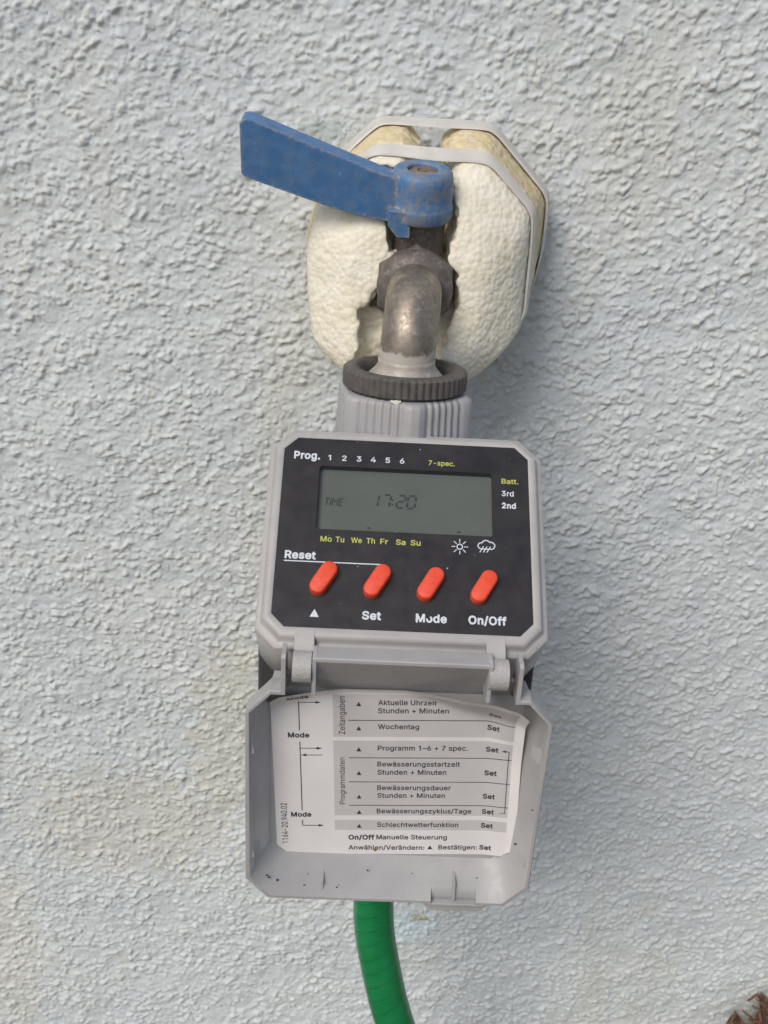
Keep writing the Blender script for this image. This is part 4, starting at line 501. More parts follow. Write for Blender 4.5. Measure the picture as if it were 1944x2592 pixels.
def stroke(pts, wd):
    """constant-width flat line through 2-D points -> quads"""
    P = np.array(pts, float); n = len(P); L = []; R = []
    for i in range(n):
        d0 = P[i] - P[i - 1] if i else P[1] - P[0]; d1 = P[i + 1] - P[i] if i < n - 1 else d0
        d0 = d0 / np.linalg.norm(d0); d1 = d1 / np.linalg.norm(d1); t = d0 + d1; t /= np.linalg.norm(t)
        nn = np.array([-t[1], t[0]]); s_ = 1 / max(0.5, nn @ np.array([-d0[1], d0[0]]))
        L.append(P[i] + nn * wd / 2 * s_); R.append(P[i] - nn * wd / 2 * s_)
    return np.array(L + R), [(i, i + 1, n + i + 1, n + i) for i in range(n - 1)]

# ------------------------------------------------------------------ the wall and the ground
def stretch(a, b, step, far):
    core = list(np.arange(a, b, step)); d = step; x = core[-1]; hi = []
    while x < far: d *= 1.18; x += d; hi.append(x)
    d = step; x = core[0]; lo = []
    while x > -far: d *= 1.18; x -= d; lo.append(x)
    return np.array(lo[::-1] + core + hi)
gx = stretch(-225, 285, 0.64, 1500.0)
gz = stretch(-560, 45, 0.64, 1500.0)
gz = gz[gz > -640]
GX, GZ = np.meshgrid(gx, gz)
def stucco(x, z):
    """flat trowelled coat with separate crumbs of grit and short ridges stuck on it"""
    wx = x + 0.8 * noise2(x / 3.0 + 31, z / 3.0) + 0.4 * noise2(x / 1.4, z / 1.4 + 7); wz = z + 0.9 * noise2(x / 3.6, z / 3.6 + 57) + 0.4 * noise2(x / 1.6 + 9, z / 1.6)
    h = 0.55 * noise2(x / 30 + 5, z / 30) + 0.40 * noise2(x / 11 + 3, z / 11)
    cr = np.zeros_like(x); iz0, iz1 = np.searchsorted(gz, [-575, 60]); ix0, ix1 = np.searchsorted(gx, [-240, 300])
    step = 0.75
    def drop(px, pz, r, asp, ang, hh):
        R_ = r * asp + 2.0
        i0, i1 = np.searchsorted(gx, [px - R_, px + R_]); j0, j1 = np.searchsorted(gz, [pz - R_, pz + R_])
        if i1 - i0 < 2 or j1 - j0 < 2: return
        X_, Z_ = wx[j0:j1, i0:i1] - px, wz[j0:j1, i0:i1] - pz
        c_, s_ = math.cos(ang), math.sin(ang)
        d2 = ((X_ * c_ + Z_ * s_) / (r * asp)) ** 2 + ((-X_ * s_ + Z_ * c_) / r) ** 2
        b_ = hh * np.clip(1 - d2, 0, None) ** 0.62
        cr[j0:j1, i0:i1] = np.maximum(cr[j0:j1, i0:i1], b_) + 0.35 * np.minimum(cr[j0:j1, i0:i1], b_)
    N_ = 100000
    px, pz = rng.uniform(-240, 300, N_), rng.uniform(-575, 60, N_)
    cl = noise2(px / 13, pz / 13) + 0.6 * noise2(px / 5, pz / 5 + 40)
    keep = rng.uniform(0, 1, N_) < np.clip(0.52 + 0.8 * cl, 0.14, 1)
    for q in np.nonzero(keep)[0]:
        big = rng.random() ** 3.0
        r = 0.48 + 1.05 * big
        drop(px[q], pz[q], r, 1.0 + 0.75 * rng.random() ** 2, math.radians(rng.normal(22, 28)), (0.35 + 0.62 * r * rng.uniform(0.5, 1.1)))
    ca, sa = math.cos(math.radians(22)), math.sin(math.radians(22)); a = (wx * ca + wz * sa) / 1.3; b = -wx * sa + wz * ca
    lump = (0.60 * sstep(-0.15, 0.6, noise2(a / 4.2, b / 4.2)) + 0.40 * sstep(-0.1, 0.5, noise2(a / 2.2 + 77, b / 2.2))) * (0.65 + 0.7 * sstep(-0.3, 0.4, noise2(x / 21, z / 21 + 9))) + 0.20 * noise2(x / 1.4, z / 1.4 + 3)
    return h + cr * 0.80 + lump * 0.66
core = (sstep(-420, -240, GX) * (1 - sstep(300, 480, GX)) * sstep(-680, -600, GZ) * (1 - sstep(60, 240, GZ)))
H = stucco(GX, GZ) * core + 0.9 * (1 - core)
nz, nx = GX.shape
ii = np.arange(nz * nx).reshape(nz, nx)
quads = np.stack([ii[:-1, :-1], ii[:-1, 1:], ii[1:, 1:], ii[1:, :-1]], -1).reshape(-1, 4)
def grid_mesh(name, V, quads, mat):
    me = bpy.data.meshes.new(name); me.vertices.add(len(V)); me.vertices.foreach_set('co', w(V).astype(np.float32).ravel())
    me.loops.add(quads.size); me.loops.foreach_set('vertex_index', quads.ravel().astype(np.int32))
    me.polygons.add(len(quads)); me.polygons.foreach_set('loop_start', np.arange(0, quads.size, 4, dtype=np.int32))
    me.polygons.foreach_set('loop_total', np.full(len(quads), 4, np.int32)); me.update(calc_edges=True); me.validate()
    me.materials.append(mat); me.shade_smooth()
    o = bpy.data.objects.new(name, me); COL.objects.link(o); return o
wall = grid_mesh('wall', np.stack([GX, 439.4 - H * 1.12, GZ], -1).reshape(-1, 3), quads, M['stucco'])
wall['kind'] = 'structure'; wall['category'] = 'wall'
wall['label'] = 'pale grey white rough-cast stucco house wall with faint yellowish stains behind the tap'

gx2 = np.linspace(-1500, 1530, 120); gy2 = np.linspace(-1800, 450, 90); A, B = np.meshgrid(gx2, gy2)
ii = np.arange(A.size).reshape(A.shape)
g = grid_mesh('ground', np.stack([A, B, -620 + 6 * noise2(A / 90, B / 90)], -1).reshape(-1, 3), np.stack([ii[:-1, :-1], ii[:-1, 1:], ii[1:, 1:], ii[1:, :-1]], -1).reshape(-1, 4), M['soil'])
g['kind'] = 'structure'

# ------------------------------------------------------------------ polystyrene cover in two halves
def surface_nets(F, lo, h):
    """F sampled on a grid, negative inside -> verts, quads"""
    s_ = F < 0; nx, ny, nz = F.shape
    c = [(i, j, k) for i in (0, 1) for j in (0, 1) for k in (0, 1)]
    sub = lambda A, o: A[o[0]:nx - 1 + o[0], o[1]:ny - 1 + o[1], o[2]:nz - 1 + o[2]]
    cnt = sum(sub(s_, o).astype(np.int8) for o in c); act = (cnt > 0) & (cnt < 8)
    idx = -np.ones(act.shape, int); idx[act] = np.arange(act.sum())
    acc = np.zeros((act.sum(), 3)); num = np.zeros(act.sum())
    for a in range(8):
        for b in range(a + 1, 8):
            oa, ob = np.array(c[a]), np.array(c[b])
            if abs(oa - ob).sum() != 1: continue
            fa, fb = sub(F, oa)[act], sub(F, ob)[act]; cr = (fa < 0) != (fb < 0)
            t = np.where(cr, fa / np.where(cr, fa - fb, 1), 0)
            p = oa[None] + t[:, None] * (ob - oa)[None]; acc += p * cr[:, None]; num += cr
    V = (np.argwhere(act) + acc / num[:, None]) * h + lo
    Q = []
    for ax in range(3):
        o = [q for q in range(3) if q != ax]
        sl0 = [slice(1, -1)] * 3; sl1 = [slice(1, -1)] * 3
        sl0[ax] = slice(0, -1); sl1[ax] = slice(1, None)
        cr = s_[tuple(sl0)] != s_[tuple(sl1)]
        fl = s_[tuple(sl0)][cr]
        P = np.argwhere(cr); P[:, o[0]] += 1; P[:, o[1]] += 1
        def at(d0, d1):
            R = P.copy(); R[:, o[0]] += d0; R[:, o[1]] += d1; return idx[R[:, 0], R[:, 1], R[:, 2]]
        q = np.stack([at(-1, -1), at(0, -1), at(0, 0), at(-1, 0)], 1)
        if ax == 1: fl = ~fl
        q[~fl] = q[~fl][:, ::-1]
        Q.append(q)
    return V, np.concatenate(Q)

def smax(L, k):
    L = np.stack(L); m_ = L.max(0); return m_ + k * np.log(np.exp((L - m_) / k).sum(0))
def plane(n, p):
    n = np.array(n, float); n /= np.linalg.norm(n); return n, np.array(p, float)
c22, s22 = math.cos(math.radians(21)), math.sin(math.radians(21))
COMMON = [plane((0, -s22, c22), (20, 425, -25.3)), plane((0, -0.80, 0.60), (20, 398, -38.0)), plane((0, -0.995, 0.11), (20, 380.5, -100)),
          plane((0, -0.12, -1), (20, 400, -118.5)), plane((0, 1, 0), (0, 436.5, 0)), plane((0, 0, 1), (20, 425, -25.0)), plane((0, -0.75, -0.66), (20, 384, -114))]
RIGHT = [plane((.707, 0, .707), (55.5, 425, -35.8)), plane((1, 0, 0), (69.2, 425, -60)), plane((.707 * c22, -s22, .707 * c22), (55.5, 425, -36.0)), plane((.93, -.37, 0.02), (69.3, 425, -60)),
         plane((.70, -.02, -.71), (54.0, 392, -104.5)), plane((.97, -.06, -.22), (62.6, 395, -88)),
         plane((.42, -.80, .42), (45, 395.0, -46)), plane((.60, -.80, 0), (57.5, 394, -80)), plane((.44, -.76, -.46), (52, 388, -104))]
LEFT = [plane((-.67, -.2, .71), (-20, 400, -53.5)), plane((-.97, -.05, .24), (-22.2, 400, -62)), plane((-.99, -.05, -.10), (-23.2, 400, -86)),
        plane((-.70, -.15, -.70), (-15, 400, -111.5)), plane((-.62, -.78, 0.0), (-7, 382, -85)), plane((-.40, -.80, .45), (-8, 390, -56)), plane((-.5, -.7, -.5), (-10, 383, -108))]
HOLE = np.array([(2, -40), (4.5, -55), (8.0, -62), (9.4, -66), (8.6, -71), (6.0, -76), (4.2, -81), (1.0, -87), (-2.6, -89.5), (-3.0, -104), (-2.4, -112),
                 (27.5, -112), (29, -101), (31.5, -92), (33.0, -86), (31.6, -79), (31.4, -74), (28.8, -70), (28.4, -64.5), (30.5, -60), (29.4, -48), (28.5, -40)], float)
def poly_sdf(x, z, P):
    d = np.full(x.shape, 1e9); ins = np.zeros(x.shape, bool); n = len(P)
    for i in range(n):
        a, b = P[i], P[(i + 1) % n]; e = b - a
        t = np.clip(((x - a[0]) * e[0] + (z - a[1]) * e[1]) / (e @ e), 0, 1)
        d = np.minimum(d, np.hypot(x - a[0] - t * e[0], z - a[1] - t * e[1]))
        cond = (a[1] > z) != (b[1] > z)
        with np.errstate(divide='ignore', invalid='ignore'):
            xi = (b[0] - a[0]) * (z - a[1]) / (b[1] - a[1] + 1e-12) + a[0]
        ins ^= cond & (x < xi)
    return np.where(ins, -d, d)
def hull(x, y, z, k=1.25):
    return smax([n[0] * (x - p[0]) + n[1] * (y - p[1]) + n[2] * (z - p[2]) for n, p in COMMON + RIGHT + LEFT], k)
def foam_half(side):
    h = 0.62
    xs = np.arange(-30, 19, h) if side < 0 else np.arange(13, 74, h)
    ys = np.arange(372, 440, h); zs = np.arange(-123, -18, h)
    X, Y, Z = np.meshgrid(xs, ys, zs, indexing='ij')
    D = hull(X, Y, Z)
    rough = 1.25 * noise3(X / 3.3, Y / 3.3, Z / 3.3) + 0.8 * noise3(X / 1.6 + 9, Y / 1.6, Z / 1.6)
    D = D + 0.22 * noise3(X / 2.3 + 40, Y / 2.3, Z / 2.3) + 0.25 * noise3(X / 9, Y / 9 + 3, Z / 9)
    xz = poly_sdf(X[:, 0, :], Z[:, 0, :], HOLE)[:, None, :] + 0 * Y
    depth_end = 392.5 + 30 * sstep(-92, -76, Z)                                   # the channel under the spout is shallower
    cav = smax([xz, Y - depth_end], 1.5) + rough
    axis = np.maximum(np.hypot(X - 16.5, Z + 81.5) - 14.2 + rough * 0.5, 386 - Y)                      # bore for the valve body
    stem = np.maximum(np.hypot(X - 17.5, Y - 390) - 11.6, -68 - Z) + rough * 0.5  # bore for the stem and hub
    D = smax([D, -cav, -axis, -stem], 0.8)
    topgap = sstep(-70, -40, Z)
    vee = topgap * 5.0 * sstep(-6.0, 0.0, hull(X, Y, Z))              # the torn edges of the split open outwards
    if side < 0: D = smax([D, X - (15.6 + 1.5 * topgap - vee) + rough * 0.7], 0.9)
    else: D = smax([D, (16.4 + 9.5 * topgap + vee) - X + rough * 0.7], 0.9)
    V, Q = surface_nets(np.pad(D, 1, constant_values=5.0), np.array([xs[0] - h, ys[0] - h, zs[0] - h]), h)
    return V, Q
cover = thing('foam_cover', 'cream polystyrene frost cover of two shells strapped round the brass tap', 'foam cover', (17, 430, -70))
for side in (-1, 1):
    V, Q = foam_half(side)
    make('foam_shell', V, Q, M['foam'], cover, smooth=180, recalc=False)

def band(y0, y1, lift=0.7, th=0.9, wob=0.0):
    n = 220; ctr = (22.0, -73.0)
    ths = np.linspace(0, 2 * math.pi, n, endpoint=False)
    def radius(y, extra):
        r = np.full(n, 80.0); lo = np.zeros(n)
        for _ in range(40):
            mid = (r + lo) / 2; d = hull(ctr[0] + mid * np.cos(ths), y + 0 * mid, ctr[1] + mid * np.sin(ths), 1.0)
            ins = d < 0; lo = np.where(ins, mid, lo); r = np.where(ins, r, mid)
        return r + extra
    sink = 3.0 * np.maximum((1 - sstep(-0.78, -0.45, np.cos(ths))) * (1 - sstep(0.5, 0.8, np.sin(ths))), 1 - sstep(-0.62, -0.40, np.sin(ths)))
    loops = []
    for fr_, ex in ((0, lift), (0.04, lift + th), (0.5, lift + th * 1.05), (0.96, lift + th), (1, lift), (0.5, lift - 0.4)):
        y = y0 + (y1 - y0) * fr_ + wob * np.sin(3 * ths + 1) * 0.5 + wob * np.sin(7 * ths)* 0.25
        r = radius(y, ex) - sink
        loops.append(np.c_[ctr[0] + r * np.cos(ths), y, ctr[1] + r * np.sin(ths)])
    V, F = loft(loops + [loops[0]])
    return V, F
for y0, y1, wb in ((420.0, 428.0, 0.6), (399.0, 403.6, 0.8)):
    V, F = band(y0, y1, 0.5, 0.8, wb)
    make('retaining_band', V, F, M['band'], cover, smooth=50)

# ------------------------------------------------------------------ brass tap
tap = thing('garden_tap', 'tarnished brass wall tap with blue lever in the foam cover', 'tap', (16.5, 436, -81.5))
# valve body: along +y into the wall, with a stem boss going up
TILT = math.radians(13)
def tilt(v, piv=(0, 375, -45)):
    v = np.array(v, float); y = v[:, 1] - piv[1]; z = v[:, 2] - piv[2]
    return np.c_[v[:, 0], piv[1] + y * math.cos(TILT) - z * math.sin(TILT), piv[2] + y * math.sin(TILT) + z * math.cos(TILT)]
b = MB()
def along_y(prof, cx, cz, n=64, rfun=None):
    v, f = lathe(prof, n, rfun); v = np.array(v); return np.c_[cx + v[:, 0], v[:, 2], cz + v[:, 1]], f
v, f = along_y([(9.6, 374.5), (11.2, 375.3), (12.6, 376.4), (13.6, 378.2), (13.9, 380), (13.9, 384), (13.0, 385), (13.0, 436)], 16.8, -79.6)
b.add(v, f)
def hexr(t, r, k): 
    a = (t + math.pi / 6) % (math.pi / 3) - math.pi / 6; return min(r, 13.6 / math.cos(a) * 0.985) if r > 13.5 else r
v, f = along_y([(13.0, 379.6), (14.2, 380.6), (15.4, 381.5), (15.4, 392), (12, 393)], 16.8, -79.6, 96, hexr)
b.add(v, f)
v, f = lathe([(10.6, -26), (10.2, -18), (9.4, -14), (9.2, -9), (9.6, 0), (7, 12)], 48); v = np.array(v); v = tilt(np.c_[v[:, 0] + 17.6, v[:, 1] + 389.5, v[:, 2] - 56.5]); b.add(v, f)
b.build('valve_body', M['brass_dark'], tap, smooth=38, bevel=0.0)
# outlet elbow
path = [(16.4, y, -79.5) for y in np.linspace(384, 371, 6)]
cyb, czb, R = 371.0, -79.5 - 17.5, 17.5
for t in np.linspace(0, math.pi / 2, 26)[1:]:
    path.append((16.4 - 1.9 * (t / (math.pi / 2)), cyb - R * math.sin(t), czb + R * math.cos(t)))
zend = path[-1][2]
path += [(14.4, 353.4, z) for z in np.linspace(zend, -100.2, 4)[1:]]
v, f = tube(path, 9.75, 48)
sp_ = make('outlet_elbow', v, f, M['brass'], tap, smooth=60)
v, f = lathe([(9.72, -98.2), (9.95, -98.4), (9.95, -99.6), (10.1, -100.6), (10.8, -101.9), (12.0, -103.2), (13.4, -104.6), (13.8, -105.6), (13.8, -108)], 64)
v = np.array(v) + [14.4, 353.4, 0]
make('outlet_flange', v, f, M['lime'], tap, smooth=50)
# lever
blade = [(-45.4, -43.6), (-45.5, -27.6), (-44.6, -25.9), (-42.8, -25.6), (-40.6, -26.1), (-20, -33.4), (2, -40.9), (6.0, -42.0), (12.5, -43.2), (12.5, -57.2), (6.5, -57.4), (4.5, -57.4), (0.5, -56.9), (-14.1, -53.8), (-44.2, -44.7)]
def zl(p): return (p[0], (p[1] + 45) / math.cos(TILT) - 45)
bl = [zl((p[0] * 1.012, p[1] * 1.012)) for p in blade]
hb = MB()
v, f = prism(bl, 1, 380.2, 389.4); hb.add(v, f)
# hub: rounded boss with a skirt and a stop tab
def hubr(t, r, k):
    return r * (1.0 + 0.05 * max(0, -math.sin(t)) ** 2)
prof = [(5.4, -1.5), (5.4, 3.9), (5.9, 4.4), (8.6, 4.5), (9.9, 4.0), (10.7, 2.9), (11.1, 1.2), (11.25, -2), (11.3, -7.4), (11.65, -7.9), (11.8, -9), (11.8, -12.2), (11.3, -12.9), (10.2, -13.2), (8.2, -13.2)]
v, f = lathe(prof, 72, hubr); v = np.array(v); hb.add(np.c_[v[:, 0] + 17.3, v[:, 1] + 387.2, v[:, 2] - 45.4], f)
v, f = prism([(5.6, -53.0), (13.8, -53.5), (13.8, -62.8), (9.2, -62.8), (5.8, -58.6)], 1, 376.3, 382.0); hb.add(v, f)
hv = tilt(hb.v)
lever = make('lever_handle', hv, hb.f, M['blue'], tap, smooth=40, bevel=1.1)
lever.modifiers['bevel'].segments = 3; lever.modifiers['bevel'].angle_limit = math.radians(40)
v, f = lathe([(0.0, 3.7), (1.2, 3.6), (1.3, 3.0), (2.0, 3.0), (2.1, 3.6), (4.6, 3.3), (5.35, 2.7), (5.35, -1.0)], 40); v = np.array(v)
v = tilt(np.c_[v[:, 0] + 17.3, v[:, 1] + 387.2, v[:, 2] - 45.4])
sb = MB(); sb.add(v, f)
make('screw', sb.v, sb.f, M['screw'], lever, smooth=40)
# ------------------------------------------------------------------ water timer
timer = thing('water_timer', 'grey digital watering timer with red buttons and opened lid under the tap', 'water timer', (14.9, 353, -245))
LEAN = math.radians(4)
def lean(v, piv=(353.4, -101.6)):
    v = np.array(v, float); y = v[:, 1] - piv[0]; z = v[:, 2] - piv[1]
    return np.c_[v[:, 0], piv[0] + y * math.cos(LEAN) + z * math.sin(LEAN), piv[1] - y * math.sin(LEAN) + z * math.cos(LEAN)]
AX = (14.2, 353.4)
# dark knurled ring
NR = 54
def knurl(t, r, k):
    if k in (4, 5, 6): return r - 0.55 * (0.5 + 0.5 * math.cos(NR * t)) ** 1.6
    return r
v, f = lathe([(15.6, -7.4), (15.4, -1.4), (16.2, -0.25), (17.4, 0.1), (20.9, -0.15), (21.75, -0.9), (21.75, -6.4), (20.6, -7.0), (19.6, -7.4)], NR * 8, knurl)
v = np.array(v)
# open top: drop the caps of the lathe
f = [q for q in f if len(q) == 4] + loft([v[:NR * 8], v[-NR * 8:]])[1][:0]
v = lean(np.c_[v[:, 0] + AX[0], v[:, 1] + AX[1], v[:, 2] - 101.4])
ring = make('connector_ring', v, f, M['ring'], timer, smooth=40)
v, f = lathe([(19.9, -6.9), (20.2, -8.9), (14, -8.9), (9, -5.2)], 96); v = np.array(v)
v = lean(np.c_[v[:, 0] + AX[0], v[:, 1] + AX[1], v[:, 2] - 101.4]); make('sealing_washer', v, f, M['seal'], ring, smooth=40)
# white flake stuck at the ring's lower edge
fl = MB()
pts = [(-2.6, 0.2), (-2.0, 0.75), (-1.0, 0.5), (-0.3, 0.8), (0.5, 0.55), (1.1, 0.7), (1.3, 0.1), (0.6, -0.1), (0.1, -0.75), (-0.9, -0.8), (-1.6, -0.4)]
v, f = prism(pts, 1, 331.4, 332.6); v = np.array(v); v[:, 0] += 11.4; v[:, 2] += -107.6
make('paint_flake', v, f, M['flake'], ring, smooth=40, bevel=0.25)
# ribbed coupling nut, six rounded lobes with grooves between
def nutr(t, r, k):
    ph = (t + math.pi / 2 - math.radians(7.4)) % (math.pi / 3) - math.pi / 6         # 0 at the middle of a flat, +-30 deg at a lobe
    a = abs(ph) / (math.pi / 6)
    flat = 22.0 / math.cos(ph)
    rr = min(flat, 24.6)
    if a < 0.74:
        g = 0.5 + 0.5 * math.cos(ph / math.radians(44.4) * 2 * math.pi * 6)
        rr = min(rr, 23.6) - 0.9 * (1 - g) ** 1.2
    return rr * (r / 24.0)
v, f = lathe([(19.8, -9.0), (22.4, -9.1), (23.5, -9.8), (24.0, -11.0), (24.1, -16), (24.5, -24), (25, -30)], 6 * 72, nutr); v = np.array(v)
v = lean(np.c_[v[:, 0] + AX[0], v[:, 1] + AX[1], v[:, 2] - 100.0])
make('coupling_nut', v, f, M['nutgrey'], timer, smooth=50)

# housing in the sloping panel's frame: lx right, ly down the slope, lz into the case
PT = np.array([15.03, 300.061, -140.153]); PY = np.array([0, -0.768878, -0.639395]); PZ = np.array([0, 0.639395, -0.768878])
def pan(v):
    v = np.array(v, float); return PT + v[:, :1] * np.array([1.0, 0, 0]) + v[:, 1:2] * PY + v[:, 2:3] * PZ
def octo(x, y0, y1, ct, cb, z):
    return [(-x + ct, y0, z), (x - ct, y0, z), (x, y0 + ct, z), (x, y1 - cb, z), (x - cb, y1, z), (-x + cb, y1, z), (-x, y1 - cb, z), (-x, y0 + ct, z)]
hm = MB()
loops = [octo(44.0, -36.8, 38.2, 7.2, 6.2, 33.0), octo(44.9, -37.6, 39.0, 7.4, 6.3, 31.5), octo(44.9, -37.6, 39.0, 7.4, 6.3, 4.0), octo(44.7, -37.4, 38.8, 7.35, 6.25, 3.7), octo(44.9, -37.6, 39.0, 7.4, 6.3, 3.4), octo(44.6, -37.3, 38.7, 7.3, 6.2, 3.0),
         octo(43.7, -36.4, 37.4, 6.9, 6.0, 2.95), octo(43.2, -35.9, 36.8, 6.7, 5.8, 2.5), octo(42.9, -35.6, 36.4, 6.5, 5.7, 1.2), octo(42.5, -35.2, 36.0, 6.3, 5.5, 0.35), octo(41.8, -34.6, 35.3, 5.9, 5.2, 0.0),
         octo(40.5, -33.4, 33.5, 4.6, 4.3, 0.0), octo(40.05, -32.95, 33.0, 4.3, 4.15, 0.25), octo(40.05, -32.95, 33.0, 4.3, 4.15, 7.0)]
hv_, hf_ = loft(loops, True, True, True); hm.add(hv_, hf_)
hm.build('housing', M['grey'], timer, xf=pan, smooth=50, bevel=0.0)
housing = [o for o in COL.objects if o.name == 'housing'][0]
bx = MB()
v, f = lathe([(21.5, -115), (21.5, -190)], 48); v = np.array(v); bx.add(np.c_[v[:, 0] + 14.5, v[:, 1] + 357, v[:, 2]], f)
bx.build('inlet_neck', M['nutgrey'], timer, smooth=40)
lc = MB(); v, f = box(-30.6, 60.4, 293.5, 352, -246, -172); lc.add(v, f)
lc.build('valve_case', M['darkgrey'], timer, smooth=40, bevel=1.5)

# hinge clips: a strap over the rim and a rounded knuckle
for x0, x1, k0, k1 in ((-32.4, -26.3, -32.3, -26.6), (25.5, 31.4, 25.9, 31.9)):
    cl = MB()
    prof = [(33.2, 0.5), (33.2, -0.12), (36.3, -0.16), (39.6, 0.25), (40.6, 0.6), (40.6, 4.0), (39, 4.0), (36.4, 1.5)]
    cl.add(*[q for q in prism(prof, 0, x0, x1)], 0)
    a = np.radians(np.linspace(205, -75, 22)); c0 = (45.2, 0.6); rr = 4.75
    prof = [(c0[0] + rr * math.cos(t), c0[1] - rr * math.sin(t)) for t in a]
    prof[0] = (40.3, 2.2); prof = [(40.3, 5.0)] + prof
    cl.add(*prism(prof, 0, k0, k1), 1)
    cl.build('hinge_clip', [M['grey'], M['clip']], housing, xf=pan, smooth=50, bevel=0.3)

# front panel: black face with a display opening and its printing
fp = MB()
zt = 0.45
def rrect(x0, x1, y0, y1, r, n=5):
    out = []
    for cx, cy, a0 in ((x1 - r, y0 + r, -90), (x1 - r, y1 - r, 0), (x0 + r, y1 - r, 90), (x0 + r, y0 + r, 180)):
        for t in np.linspace(a0, a0 + 90, n + 1): out.append((cx + r * math.cos(math.radians(t)), cy + r * math.sin(math.radians(t))))
    return out
WIN = (-28.25, 28.25, -22.95, -0.2)
inner = rrect(*WIN, 1.0)
outer8 = [(p[0], p[1]) for p in octo(40.0, -32.9, 32.95, 4.25, 4.1, 0)]
bm = bmesh.new()
ov = [bm.verts.new((x, y, zt)) for x, y in outer8]; iv = [bm.verts.new((x, y, zt)) for x, y in inner]
es = [bm.edges.new((ov[i], ov[(i + 1) % 8])) for i in range(8)] + [bm.edges.new((iv[i], iv[(i + 1) % len(iv)])) for i in range(len(iv))]
bmesh.ops.triangle_fill(bm, use_beauty=True, edges=es)
bm.verts.index_update()
fp.add([v_.co[:] for v_ in bm.verts], [[v_.index for v_ in q.verts] for q in bm.faces], 0); bm.free()
fp.add(*loft([[(x, y, zt) for x, y in inner], [(x, y, 3.2) for x, y in inner]]), 0)
fp.add(*loft([[(x, y, zt) for x, y in outer8], [(x, y, 0.95) for x, y in outer8]]), 0)
fp.add(*loft([[(x, y, 3.2) for x, y in inner], [(x * 1.08, y * 1.0, 3.2) for x, y in rrect(-28.3, 28.3, -23.4, 0.3, 1)]]), 0)
def panel_text(t, x0, x1, base, cap, mi, bold):
    p, f = text2d(t, x0, x1, base, cap, bold); fp.add(np.c_[p, np.full(len(p), zt - 0.03)], f, mi)
BD, MD = 0.028, 0.020
panel_text('Prog.', -36.8, -28.3, -25.3, 2.6, 1, 0.03)
for t, c in zip('123456', (-25.15, -20.35, -15.55, -10.85, -6.1, -1.4)):
    p, f = glyphs(t, MD); wd = (p[:, 0].max() - p[:, 0].min()) / glyphs('H', 0)[0][:, 1].max() * 1.9 * 1.12
    panel_text(t, c - wd / 2, c + wd / 2, -25.15, 1.9, 1, MD)
panel_text('7-spec.', 7.3, 15.9, -25.05, 1.75, 2, 0.016)
panel_text('Batt.', 31.2, 36.7, -19.45, 1.75, 2, 0.02)
panel_text('3rd', 31.15, 35.1, -14.9, 1.85, 1, 0.022)
panel_text('2nd', 31.15, 35.7, -10.5, 1.9, 1, 0.024)
for t, a, b_ in (('Mo', -26.5, -22.9), ('Tu', -21.75, -19.0), ('We', -16.85, -13.45), ('Th', -12.05, -9.3), ('Fr', -7.65, -5.2), ('Sa', -2.7, 0.35), ('Su', 1.95, 5.1)):
    panel_text(t, a, b_, 4.1, 1.8, 2, 0.014)
panel_text('Reset', -37.3, -27.6, 10.3, 2.5, 1, 0.03)
panel_text('Set', -12.4, -6.6, 29.45, 2.5, 1, 0.03)
panel_text('Mode', 4.0, 13.5, 29.55, 2.5, 1, 0.03)
panel_text('On/Off', 20.1, 31.8, 29.5, 2.55, 1, 0.028)
def pflat(v2, f, mi, dz=0.03): fp.add(np.c_[v2, np.full(len(v2), zt - dz)], f, mi)
pflat(np.array([(-28.35, 29.45), (-25.55, 29.45), (-26.95, 26.85)]), [(0, 1, 2)], 1)
pflat(*stroke([(-37.45, 11.2), (-6.3, 11.2)], 0.36), 1)
# worn-off top of the o in Mode
pflat(np.array([(7.0, 27.2), (7.5, 26.95), (8.5, 27.3), (8.3, 28.0), (7.6, 28.6), (7.1, 28.2)]), [tuple(range(6))], 0, 0.05)
# sun and rain cloud symbols
sc_ = (17.5, 3.85)
pflat(*stroke([(sc_[0] + 0.88 * math.cos(t), sc_[1] + 0.88 * math.sin(t)) for t in np.linspace(0, 2 * math.pi, 30)], 0.34), 1)
for q in range(8):
    t = q * math.pi / 4; pflat(*stroke([(sc_[0] + r * math.cos(t), sc_[1] + r * math.sin(t)) for r in (1.4, 2.65)], 0.27), 1)
def arc(cx, cy, r, a0, a1, n=12): return [(cx + r * math.cos(math.radians(t)), cy + r * math.sin(math.radians(t))) for t in np.linspace(a0, a1, n)]
cloud = arc(24.35, 3.2, 1.05, 90, 265) + arc(25.85, 2.6, 1.35, 200, 330) + arc(27.35, 3.05, 1.25, -80, 90)
pflat(*stroke(cloud, 0.36), 1); pflat(*stroke([(24.3, 4.25), (27.4, 4.28)], 0.34), 1)
for q in (24.6, 25.7, 26.8): pflat(*stroke([(q + 0.45, 3.35), (q - 0.75, 5.45)], 0.30), 1, 0.04)
panel = fp.build('front_panel', [M['black'], M['white_ink'], M['yellow_ink']], timer, xf=pan, smooth=30, recalc=False)
panel['label'] = 'black control panel with white and yellow lettering'
# make every face look outwards (towards -lz)
me = panel.data; out = Vector(-PZ)
bm = bmesh.new(); bm.from_mesh(me)
for q in bm.faces:
    if q.normal.dot(out) < -0.5: q.normal_flip()
bm.to_mesh(me); bm.free()

